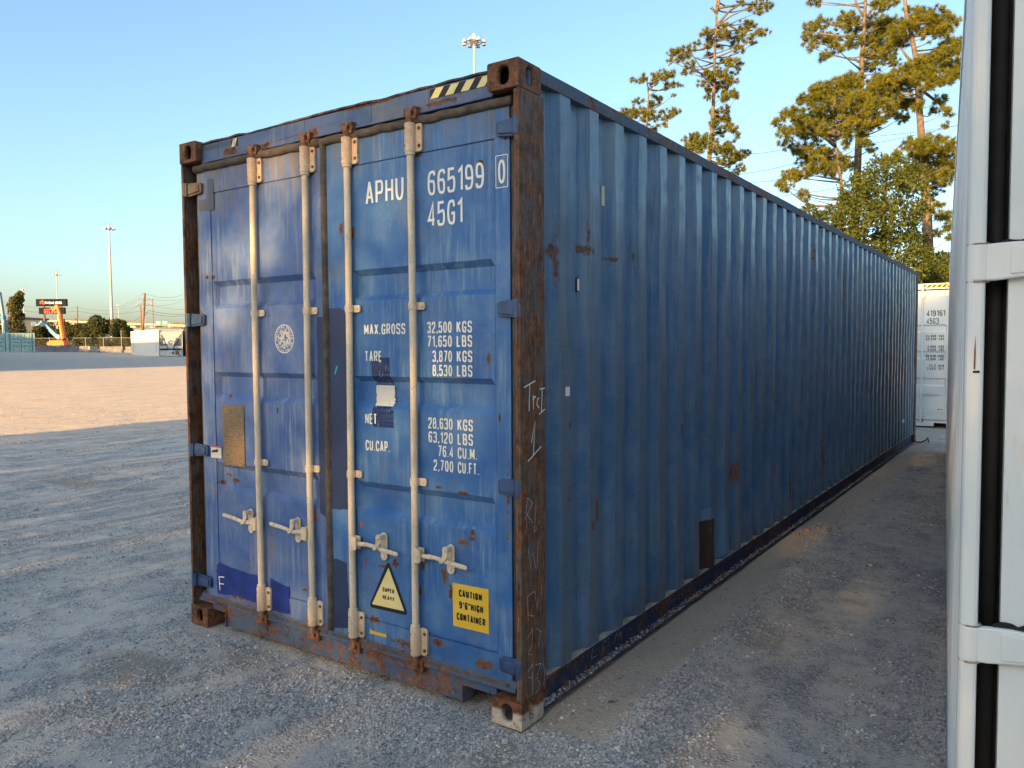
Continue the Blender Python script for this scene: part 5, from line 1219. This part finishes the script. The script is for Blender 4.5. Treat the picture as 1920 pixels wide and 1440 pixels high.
D_ = [(390,400,54),(340,410,54),(420,430,44),(270,430,46),(220,450,46),(170,480,36),(300,470,56),(250,500,56),(350,480,56),(420,480,56),(470,490,54),(510,500,44),(100,540,36),(50,600,36),(80,640,36),(150,560,54),(130,620,46),(210,570,56),(280,560,62),(350,560,56),(420,560,56),(480,580,54),(520,600,28),(250,630,54),(190,640,46),(330,640,54),(400,620,46),(450,630,46),(500,710,34),(460,690,28),(90,690,34),(380,690,28),(160,720,46),(230,720,54),(290,750,46),(350,780,44),(400,800,26),(180,770,46),(240,790,44),(110,850,44),(60,880,28),(160,840,44),(200,830,36),(90,900,30),(170,930,30),(190,960,20),(270,820,36),(330,820,44)]
photo_tree('pine_tree', 'shorter bushy pine with a broad golden crown left of the tallest trunk', 'tree', 41, [(365,1150),(364,1000),(350,860),(325,700),(310,560),(330,430)], D_, 1440, 0, 2.571, 'pine', TG, .20, 1.0)
E_ = [(680,40,24),(740,70,46),(790,60,46),(850,90,46),(890,110,36),(750,130,54),(800,150,54),(850,140,36),(680,110,46),(640,140,52),(640,200,44),(880,220,54),(920,230,36),(850,260,46),(700,320,46),(740,310,54),(800,290,62),(850,320,54),(900,330,46),(760,360,54),(820,370,46),(880,370,44),(650,360,54),(600,390,54),(550,400,52),(520,430,36),(640,420,46),(700,400,36),(590,450,46),(800,400,44),(690,500,44),(720,510,28),(830,490,34),(860,540,30),(800,540,26),(860,600,18),(690,700,46),(740,700,46),(790,690,54),(840,700,54),(880,720,36),(720,750,46),(790,760,54),(850,770,54),(890,800,36),(810,820,54),(870,850,46),(740,820,46),(690,830,46),(820,890,46),(600,760,36),(560,780,28),(800,1000,36),(850,1040,36),(860,1090,28),(820,1120,22),(870,1150,22),(800,950,28),(950,260,50),(960,340,50),(950,760,50)]
photo_tree('pine_tree', 'thick reddish pine beside the white container, rightmost of the pines', 'tree', 40, [(776,1400),(775,1290),(765,1000),(745,740),(728,500),(722,400),(712,280),(690,160),(668,80),(660,0),(656,-120)], E_, 1440, 0, 2.571, 'pine', TG, .34, 1.0, limbs=[[(692,300),(660,260),(640,230)], [(695,175),(760,165),(840,150)], [(735,430),(800,480),(850,520),(880,560)], [(768,1000),(820,1040),(860,1060)]])
F_ = [(560,830,80),(640,830,80),(700,860,72),(470,880,64),(400,920,64),(560,930,100),(650,960,100),(450,980,92),(330,990,72),(240,1010,60),(190,1030,40),(300,1080,74),(400,1080,92),(520,1080,110),(620,1080,100),(700,1020,52),(500,1180,92),(620,1190,100),(700,1180,64),(560,1290,100),(680,1280,84),(740,1240,52),(740,1330,64),(640,1370,74),(400,1180,80),(300,1160,70),(450,1290,80)]
photo_tree('oak_tree', 'broad green leafy tree in front of the pines, above the blue container', 'tree', 33, [(560,1600),(560,1400),(550,1200),(560,1000),(570,850)], F_, 1440, 0, 2.571, 'leaf', None, .24, 1.0)
G_ = [(790,1310,60),(840,1280,56),(870,1330,60),(840,1240,30),(800,1250,34),(900,1290,50),(760,1380,60),(830,1390,70),(900,1390,60),(700,1420,70),(960,1300,60),(960,1380,70)]
photo_tree('bush', 'dark green bush behind the white container at the end of the gap', 'bush', 36, [(850,1500),(850,1400),(850,1300)], G_, 1440, 0, 2.571, 'leaf', None, .12, 1.0)

# left trees and bushes
def far_tree(px, pyt, pyb, depth, wpx, label, cat='bush', mat=bush_m, lean=0, size=.28, n=2200, rows=None, trunk=True, group=None, name='bush'):
    g = gp(px, depth); k = depth/FPX; h = P3(px, pyt, depth).z-g.z; w = wpx*k/2
    t = tag(empty(name, tuple(g)), label, cat, group)
    m = MB(); m.tube([(0,0,-.1),(lean*.4*h,0,h*.45),(lean*.8*h,0,h*.8)], [.05*h*.5,.035*h*.5,.01*h*.5], 7); m.build('trunk', bark_d, t, smooth='all')
    P = []
    cl = rows or [(rng.uniform(-.62,.62), rng.uniform(.12,.84), rng.uniform(.22,.40)) for _ in range(16)]+[(0,.70,.32),(-.3,.6,.36),(.3,.6,.36)]
    rgt = np.array(r2_); fwd = np.array(f2_)
    for u, v, r in cl:
        nn = int(n/len(cl)); q = rng.normal(size=(nn,3)); q /= np.linalg.norm(q,axis=1)[:,None]; q *= (rng.uniform(.5,1,nn)**.5)[:,None]*r*max(w, h*.5)*rng.uniform(.9,1.1)
        sq = math.sqrt(max(.1, 1-(v*1.0)**3)) if rows is None else 1
        P.append(q + rgt*(u*w*sq+lean*h*v) + fwd*(rng.uniform(-.5,.5)*w*.9) + np.array([0,0,h*v]))
    P = np.concatenate(P); P = P[P[:,2] > .02]; P = P[P[:,2] < h*1.04]
    V, F = leaves(P, size); mesh_np('crown', V, F, mat, t); return t
lab = ['dark bush behind the barriers, below the lift basket', 'bush behind the left post of the black sign', 'bush behind the orange boom lift', 'olive bush right of the orange boom lift', 'bush left of the tallest bushes', 'large round bush in front of the tallest left light tower', 'large bush between the tall light tower and the refrigerated container', 'low bush touching the refrigerated container', 'low bush at the foot of the leaning tree']
for (px, pt, wd, dp), l in zip(((72,610,34,140),(92,604,36,142),(122,600,38,138),(146,602,40,136),(170,596,44,134),(196,586,54,132),(224,592,40,131),(240,610,30,128),(44,614,40,146)), lab):
    far_tree(px, pt, 645, dp, wd, l, group='bushes behind the fence', n=3600, size=.22)
far_tree(24, 548, 640, 150, 36, 'tall ragged tree leaning to the right, near the left edge', 'tree', leaf_mat('ragged_leaves', (.06,.065,.02), (.10,.095,.03), (.16,.13,.05), .3), .12, .26, 4200,
    [(.30,.96,.13),(.10,.92,.12),(-.05,.86,.15),(.25,.86,.14),(.0,.78,.16),(-.45,.76,.12),(-.25,.74,.14),(.30,.76,.14),(.15,.68,.18),(-.15,.65,.18),(-.55,.70,.09),(.30,.58,.17),(.0,.55,.20),(-.3,.50,.2),(.2,.46,.22),(-.1,.40,.25),(-.45,.42,.16),(.35,.36,.2),(0,.28,.3),(-.4,.26,.24),(.4,.2,.24),(-.1,.14,.3)], name='leaning_tree')
far_tree(-2, 585, 640, 140, 16, 'thin dark tree cut off by the left edge', 'tree', bush_m, 0, .2, 1200, name='tree')
for i, (px, wd, l) in enumerate(((356,60,'bush just behind the left edge of the blue container'),(400,60,'second bush behind the blue container'),(446,66,'third bush behind the blue container'),(500,70,'fourth bush behind the blue container'))): far_tree(px, 612, 645, 150, wd, l, n=2000)

# ------------------------------------------------------------------ unseen buildings added behind the camera and to the left to cast shade
shedm = plain('shed_wall', (.42,.42,.40), .7, .1, .5)
def shed(name, label, x0, x1, y0, y1, z0, h):   # returns the building
    t = tag(empty(name, ((x0+x1)/2, y1, z0)), label, 'building'); w = (x1-x0)/2; dpt = y0-y1
    m = MB(); m.box(-w, w, dpt, 0, -.3, h-.25); m.build('wall', shedm, t)
    m = MB(); m.box(-w-.15, w+.15, dpt-.2, .15, h-.247, h); m.build('roof', M['roof'], t)
    n = int(2*w/6)
    for k in range(n):
        m = MB(); c = -w+(k+.5)*2*w/n; m.box(c-1.6, c+1.6, .003, .05, 0, 3.6); m.build('roller_door', M['white_far'], t)
    return t
    return t
shed('unseen_shed', 'unseen low shed added behind the camera to cast shade', -14.2, 30, -46, -36, 0, 3.4)
w1_ = shed('unseen_warehouse', 'tall unseen building added left of the yard to cast shade', -92, -46.5, -16, -3, .5, 11.55)
w1_.rotation_euler.z = -math.radians(17); w1_.location = (-46.5-22.75*math.cos(math.radians(17)), -3+22.75*math.sin(math.radians(17)), .5)
shed('unseen_warehouse', 'second tall unseen building beyond the first, added to cast shade', -150, -91, -16, -3, .5, 15.1)

# added unseen tree row shades the yard; thinned to filter sun onto the door
def shade_row():
    zlo, zhi = 3.0, 13.75; edges = [-14.2, -6.0, 2.0, 10.0, 18.0, 26.0]
    for k, (xa, xb) in enumerate(zip(edges[:-1], edges[1:])):
        t = tag(empty('unseen_shade_tree', ((xa+xb)/2, -30, 0)), ['leftmost', 'second', 'middle', 'fourth', 'rightmost'][k]+' of the unseen shade trees added in a row behind the camera', 'tree', 'unseen shade trees added behind the camera')
        m = MB(); m.tube([(0,-1.5,-.2),(.2,-1,4),(0,.1,9)], [.35,.28,.12], 10)
        m.build('trunk', bark_d, t, smooth='all'); m = MB()
        for j in range(9):
            a = (0,0,4+j*.55); m.tube([a, ((j-4)*.55, rng.uniform(-.6,.6), 7+j*.3), ((j-4)*.9, rng.uniform(-.8,.8), 9+rng.uniform(0,3))], [.10,.07,.03], 6)
        m.build('branch', bark_d, t, smooth='all', fix=False)
        n = int((xb-xa)*(zhi-zlo)*(400 if k < 1 else 640)); P = np.stack([rng.uniform(xa, xb, n), -30+rng.uniform(-1,1,n), rng.uniform(zlo, zhi, n)+.10*rng.normal(size=n)], 1)
        if k == 1: P = P[(P[:,0] > .3) | (rng.uniform(size=n) < .66)]
        zd = P[:,2]-7.48                      # height on the door this leaf shades
        win = (P[:,0] > -2.85) & (P[:,0] < .35) & (zd > .45) & (zd < 3.25)
        V1, F1 = leaves(P[~win], .122)
        if win.any():
            Q = np.stack([rng.uniform(max(xa,-2.85), min(xb,.35), 7300), -30+rng.uniform(-1,1,7300), rng.uniform(7.85, 10.73, 7300)], 1)
            want = np.where(Q[:,2] < 8.2, 1.6, 1.0)*np.clip(.22+.085*(Q[:,0]+2.4)-.025*(Q[:,2]-7.5), .10, 1)*(min(xb,.35)-max(xa,-3.6))/3.95
            Q = Q[rng.uniform(size=7300) < want]; V2, F2 = leaves(Q, .15); F2 = F2+len(V1); V1 = np.concatenate([V1, V2]); F1 = np.concatenate([F1, F2])
        mesh_np('crown', V1-np.array([(xa+xb)/2, -30, 0]), F1, bush_m, t)
shade_row()

# ------------------------------------------------------------------ ground
def vnoise(x, y, seed=0):
    r = np.random.default_rng(seed); T_ = r.uniform(-1, 1, (256,256)); xi = np.floor(x).astype(int); yi = np.floor(y).astype(int); fx = x-xi; fy = y-yi
    fx = fx*fx*(3-2*fx); fy = fy*fy*(3-2*fy); g = lambda a, b: T_[a & 255, b & 255]
    return (g(xi,yi)*(1-fx)+g(xi+1,yi)*fx)*(1-fy)+(g(xi,yi+1)*(1-fx)+g(xi+1,yi+1)*fx)*fy
def height(x, y):
    h = .016*vnoise(x*.8, y*.8, 1)+.010*vnoise(x*2.7, y*2.1, 2)+.006*vnoise(x*8, y*6.5, 3)+.0035*vnoise(x*19, y*17, 4)
    h += .010*vnoise(x*3.2+1.3*vnoise(y*.5, x*.1, 5), y*.35, 6)*np.clip((-x-2.5)/3, 0, 1)          # wheel tracks along the yard
    ridge = np.exp(-((x-(.44-.035*y+.04*vnoise(y*1.5, y*0, 7)))/.105)**2)*np.clip((7-y)/4, 0, 1)*np.clip((y+2.4)/1.2, 0, 1)
    h += ridge*(.030+.010*vnoise(x*12, y*12, 8))
    foot = np.clip(1-np.maximum.reduce([np.maximum(-2.47-x, x-.02), np.maximum(-.03-y, y-12.3)])/.10, 0, 1)
    near = np.clip(1-np.hypot(x+.08, y-.05)/.35, 0, 1)
    h = h*(1-foot)+np.minimum(h, 0)*foot-.004*foot-.004*near
    t = np.clip(-12-x, 0, 120); h += .0130*t*np.minimum(1, t/14)
    return h
def grow(lo, hi, st, far_lo, far_hi, g=1.09):
    a = list(np.arange(lo, hi, st)); s = st; v = a[-1]
    while v < far_hi: s *= g; v += s; a.append(v)
    s = st; v = a[0]; b = []
    while v > far_lo: s *= g; v -= s; b.append(v)
    return np.array(b[::-1]+a)
gx = grow(-7, 2.2, .028, -1500, 900); gy = grow(-2.6, 6.5, .028, -300, 1500)
Xg, Yg = np.meshgrid(gx, gy); Zg = height(Xg, Yg); nx, ny = len(gx), len(gy)
Vg = np.stack([Xg, Yg, Zg], -1).reshape(-1,3); ii = (np.arange(ny-1)[:,None]*nx+np.arange(nx-1)[None,:]).ravel(); Fg = np.stack([ii, ii+1, ii+nx+1, ii+nx], 1)
n = N('packed_gravel', .9, 0, .25); X = n.sep(n.coord()); co = n.coord()
tanc, grey, dark = (.64,.56,.45), (.62,.57,.50), (.26,.255,.25)
lowf = n.noise(.55, 5, .65, n.scale(co, (1,.45,1))); midf = n.noise(2.6, 6, .7, n.scale(co, (1,.5,1)))
c = n.mix(n.step(lowf, .35, .62), grey, tanc); c = n.mix(n.math('MULTIPLY', n.step(midf, .50, .62), .85), c, dark)
tr_ = n.noise(1.0, 4, .7, n.comb(n.math('MULTIPLY', X[0], 5.5), n.math('MULTIPLY', X[1], .22), 0.0), .8)
trm = n.math('MULTIPLY', n.step(tr_, .50, .64), n.step(X[0], -2.6, -5.5)); c = n.mix(n.math('MULTIPLY', trm, .7), c, (.19,.192,.20))
tr2 = n.noise(1.0, 3, .6, n.comb(n.math('MULTIPLY_ADD', X[1], .9, n.math('MULTIPLY', X[0], 1.2)), n.math('MULTIPLY', X[1], .12), 3.0), .5)
c = n.mix(n.math('MULTIPLY', n.math('MULTIPLY', n.step(tr2, .54, .66), n.step(X[0], -4, -9)), .4), c, (.45,.41,.35))
strip = n.math('MULTIPLY', n.step(n.math('MULTIPLY_ADD', n.noise(5, 4), .16, X[0]), .42, .34), n.step(X[0], -.25, -.05)); strip = n.math('MULTIPLY', strip, n.step(X[1], -.5, .1))
c = n.mix(strip, c, (.58,.49,.38))
mud = n.spots([(-2.05,-.60,.50,.30,1.2),(-1.75,-.15,.4,.25,.9),(-8.2,2.2,1.6,.5,1),(.52,1.62,.16,.16,1.2),(.02,-.25,.3,.2,.8),(-12,9,3,.8,.8)], X[0], X[1], wob=.6, nsc=3, lo=.2, hi=.7)
c = n.mix(n.math('MULTIPLY', mud, .8), c, (.30,.235,.165))
tn = n.spots([(.52,1.62,.20,.18,1.4)], X[0], X[1], wob=.5, nsc=6, lo=.2, hi=.5); c = n.mix(tn, c, (.42,.36,.27))
dust = n.spots([(-1.35,-1.05,.35,.2),(-.62,-.70,.35,.22),(-2.4,-.9,.3,.2),(-3.2,.3,.5,.3),(-.1,-.5,.3,.15)], X[0], X[1], wob=.6, nsc=4, lo=.15, hi=.6); c = n.mix(n.math('MULTIPLY', dust, .7), c, (.46,.44,.40))
v1 = n.vor(85, co); vc = n.vor(85, co, out='Color'); vs = n.sep(vc)
c2 = n.mix(n.step(vs[0], .15, .95), (.20,.20,.20), (.66,.62,.56)); c2 = n.mix(n.step(vs[1], .93, .97), c2, (.75,.74,.70)); c2 = n.mix(n.step(vs[2], .90, .96), c2, (.34,.25,.17))
gap = n.math('MULTIPLY', n.step(n.math('MULTIPLY_ADD', n.noise(4, 4), .2, X[0]), .35, .60), n.step(X[1], -2.5, 1.0)); c = n.mix(n.math('MULTIPLY', gap, .22), c, (.33,.325,.32)); c = n.mix(n.math('MULTIPLY', n.step(X[0], -11, -17), .6), c, (.66,.47,.31))  # left yard tinted orange: its sunlit look is put into the colour
gm = n.step(n.math('ADD', n.math('MULTIPLY', n.noise(7, 5, .7), .7), n.math('MULTIPLY', midf, .4)), .44, .66)
gm = n.math('MULTIPLY', gm, n.math('SUBTRACT', 1.0, n.math('MULTIPLY', strip, .7)))
c = n.mix(n.math('MULTIPLY', gm, .75), c, n.mix(n.math('MULTIPLY', gap, .3), c2, (.22,.22,.22)))
fine = n.noise(260, 3, .8); c = n.mix(n.step(fine,   .35, .65, .0, .22), c, n.mix(.5, c, (.07,.07,.072)))
h_ = n.math('ADD', n.math('MULTIPLY', n.math('SUBTRACT', 1.0, n.math('MULTIPLY', v1, 1.3)), n.math('MULTIPLY', gm, 1.0)), n.math('MULTIPLY', n.noise(150, 4, .75), .8))
h_ = n.math('ADD', h_, n.math('MULTIPLY', n.noise(14, 5, .7), 1.6)); h_ = n.math('ADD', h_, n.math('MULTIPLY', n.math('MULTIPLY', n.noise(48, 4, .7), strip), 2.2))
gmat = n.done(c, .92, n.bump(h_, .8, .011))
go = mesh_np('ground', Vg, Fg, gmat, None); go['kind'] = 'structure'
for p in go.data.polygons: pass
go.data.polygons.foreach_set('use_smooth', [True]*len(go.data.polygons))

# loose stones
def scatter(cand, mask_fn, seed):
    r = np.random.default_rng(seed); return r
r = np.random.default_rng(11)
NS = 700000
ang = YAW + np.deg2rad(r.uniform(-38, 38, NS)); rad = 1.1*np.exp(r.uniform(0, math.log(26/1.1), NS)); rad = np.where(r.uniform(size=NS) < .5, 1.1+2.9*np.sqrt(r.uniform(size=NS)), rad)
px_ = CAM.x-np.sin(ang)*rad; py_ = CAM.y+np.cos(ang)*rad
m1 = vnoise(px_*2.4, py_*1.5, 21)+.6*vnoise(px_*6, py_*5, 22)+.3*vnoise(px_*15, py_*15, 23)
dens = np.clip(.20+1.05*m1, .015, 1)
cr_ = .44-.035*py_; ridge = np.exp(-((px_-cr_)/.15)**2)*np.clip((8-py_)/4, 0, 1); dens = np.maximum(dens, ridge*1.4)
left_lane = np.exp(-((py_+.22+.05*np.sin(px_*3))/.22)**2)*((px_ < -.05) & (px_ > -2.6)); dens = np.maximum(dens, left_lane*.95)
strip = (px_ > 0) & (px_ < cr_-.10) & (py_ > .1); dens = np.where(strip, .05, dens)
dust = np.zeros(NS)
for (a, b, c_, d_) in ((-1.35,-1.05,.30,.18),(-.62,-.70,.32,.2),(-2.4,-.9,.3,.2),(.52,1.62,.13,.13),(-.05,-.45,.22,.12)): dust = np.maximum(dust, np.exp(-(((px_-a)/c_)**2+((py_-b)/d_)**2)*1.5))
dens *= 1-.9*dust
inside = (px_ > -2.44) & (px_ < .0) & (py_ > -.0) & (py_ < 12.2)
keep = (r.uniform(size=NS) < dens) & ~inside
px_, py_, rad = px_[keep], py_[keep], rad[keep]; K = len(px_)
big = r.uniform(size=K)**3.2; R_ = (.0023+.0056*big)*(1+.05*np.maximum(0, rad-3)); R_ *= np.where(r.uniform(size=K) < .004, 2.3, 1)
pz_ = height(px_, py_)+R_*.12
# pebbles resting on the lower flange of the blue container
k2 = 2400; fy_ = .2+8*r.uniform(size=k2)**1.5; fx_ = r.uniform(-.036, -.004, k2); fr_2 = .0018+.0055*r.uniform(size=k2)**3.5; fz_ = .034+fr_2*.3+np.maximum(0, -.012-fx_)*.45*(r.uniform(size=k2))
px_ = np.concatenate([px_, fx_]); py_ = np.concatenate([py_, fy_]); pz_ = np.concatenate([pz_, fz_]); R_ = np.concatenate([R_, fr_2]); K = len(px_)
me = bpy.data.meshes.new('gravel'); me.vertices.add(K); me.vertices.foreach_set('co', np.stack([px_, py_, pz_], 1).astype(np.float32).ravel())
a_ = me.attributes.new('ssc', 'FLOAT_VECTOR', 'POINT'); a_.data.foreach_set('vector', (R_[:,None]*np.stack([r.uniform(.8,1.35,K), r.uniform(.7,1.1,K), r.uniform(.45,.8,K)], 1)).astype(np.float32).ravel())
a_ = me.attributes.new('srot', 'FLOAT_VECTOR', 'POINT'); a_.data.foreach_set('vector', np.stack([r.normal(0,.35,K), r.normal(0,.35,K), r.uniform(0,6.28,K)], 1).astype(np.float32).ravel())
gr = bpy.data.objects.new('gravel', me); C.objects.link(gr); gr['kind'] = 'stuff'; gr['label'] = 'loose grey crushed stone lying on the yard'
n = N('stone', .8, 0, .3); oi = n.t.nodes.new('ShaderNodeObjectInfo'); rn = oi.outputs['Random']; w1 = n.t.nodes.new('ShaderNodeTexWhiteNoise'); w1.noise_dimensions = '1D'; n.put(w1.inputs['W'], n.math('MULTIPLY', rn, 91.7)); w2 = w1.outputs['Value']
c = n.mix(n.step(rn, 0, 1), (.13,.135,.145), (.50,.49,.47)); c = n.mix(n.step(w2, .86, .90), c, (.42,.34,.25)); c = n.mix(n.step(w2, .965, .975), c, (.75,.73,.68))
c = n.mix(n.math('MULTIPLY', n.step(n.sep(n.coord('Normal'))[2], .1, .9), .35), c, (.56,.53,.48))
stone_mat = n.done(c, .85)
ng = bpy.data.node_groups.new('stones', 'GeometryNodeTree'); ng.interface.new_socket('Geometry', in_out='INPUT', socket_type='NodeSocketGeometry'); ng.interface.new_socket('Geometry', in_out='OUTPUT', socket_type='NodeSocketGeometry')
nn = ng.nodes; ln_ = ng.links; gi = nn.new('NodeGroupInput'); gout = nn.new('NodeGroupOutput'); m2p = nn.new('GeometryNodeMeshToPoints'); ln_.new(gi.outputs[0], m2p.inputs['Mesh'])
g2i = nn.new('GeometryNodeGeometryToInstance')
for k in range(5):
    ic = nn.new('GeometryNodeMeshIcoSphere'); ic.inputs['Radius'].default_value = 1; ic.inputs['Subdivisions'].default_value = 2
    sp_ = nn.new('GeometryNodeSetPosition'); tn_ = nn.new('ShaderNodeTexNoise'); tn_.noise_dimensions = '4D'; tn_.inputs['W'].default_value = k*3.7; tn_.inputs['Scale'].default_value = .9; tn_.inputs['Detail'].default_value = 1
    vs_ = nn.new('ShaderNodeVectorMath'); vs_.operation = 'SUBTRACT'; vs_.inputs[1].default_value = (.5,.5,.5); ln_.new(tn_.outputs['Color'], vs_.inputs[0]); vm = nn.new('ShaderNodeVectorMath'); vm.operation = 'SCALE'; vm.inputs['Scale'].default_value = 2.4
    ln_.new(vs_.outputs[0], vm.inputs[0]); ln_.new(ic.outputs['Mesh'], sp_.inputs['Geometry']); ln_.new(vm.outputs[0], sp_.inputs['Offset'])
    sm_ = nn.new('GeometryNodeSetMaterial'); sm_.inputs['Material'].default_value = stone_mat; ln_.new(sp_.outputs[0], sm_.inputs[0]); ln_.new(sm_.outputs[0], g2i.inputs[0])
iop = nn.new('GeometryNodeInstanceOnPoints'); ln_.new(m2p.outputs[0], iop.inputs['Points']); ln_.new(g2i.outputs[0], iop.inputs['Instance']); iop.inputs['Pick Instance'].default_value = True
ri = nn.new('FunctionNodeRandomValue'); ri.data_type = 'INT'; ri.inputs[4].default_value = 0; ri.inputs[5].default_value = 4; ln_.new(ri.outputs[2], iop.inputs['Instance Index'])
for at_, so_ in (('ssc','Scale'), ('srot','Rotation')):
    na = nn.new('GeometryNodeInputNamedAttribute'); na.data_type = 'FLOAT_VECTOR'; na.inputs['Name'].default_value = at_; ln_.new(na.outputs['Attribute'], iop.inputs[so_])
ln_.new(iop.outputs[0], gout.inputs[0]); md = gr.modifiers.new('stones', 'NODES'); md.node_group = ng; me.materials.append(stone_mat)

# a few brown fist sized lumps by the container, and the bent strap at its far corner
lump = plain('clay_lump', (.30,.21,.14), .9, .25, 30, bump=.5)
for k, (x, y, s) in enumerate(((.10,4.45,.030),(.16,4.60,.024),(.06,4.30,.022),(.21,4.36,.020),(.28,4.52,.026),(.13,4.20,.018),(.34,4.64,.018))):
    bm = bmesh.new(); bmesh.ops.create_icosphere(bm, subdivisions=3, radius=s)
    for v in bm.verts: v.co *= 1+.35*mnoise.noise(v.co*30+Vector((k*5,0,0))); v.co.z *= .7
    me_ = bpy.data.meshes.new('clay_lump'); bm.to_mesh(me_); bm.free(); me_.materials.append(lump)
    o = bpy.data.objects.new('clay_lump', me_); C.objects.link(o); o.location = (x, y, float(height(np.array([x]), np.array([y]))[0])+s*.4); tag(o, ['brown clay lump touching the base of the blue container side, among smaller ones','second brown clay lump, just beyond the biggest near the container base','brown clay lump nearest the camera but one, close to the container','small brown clay lump in front of the second one','brown clay lump farther out toward the gravel ridge','smallest brown clay lump, nearest the camera','brown clay lump farthest from the blue container base'][k], 'clay lump', 'brown clay lumps by the container')
m = MB(); m.tube([(-.03,11.95,.06),(.03,11.93,.03),(.10,11.98,.02),(.17,12.05,.05),(.20,12.06,.10),(.215,12.03,.02)], .012, 6); sv = m.build('bent_strap', M['gasket_dark'], None, smooth='all'); tag(sv, 'black bent strap lying at the far bottom corner of the blue container', 'strap')
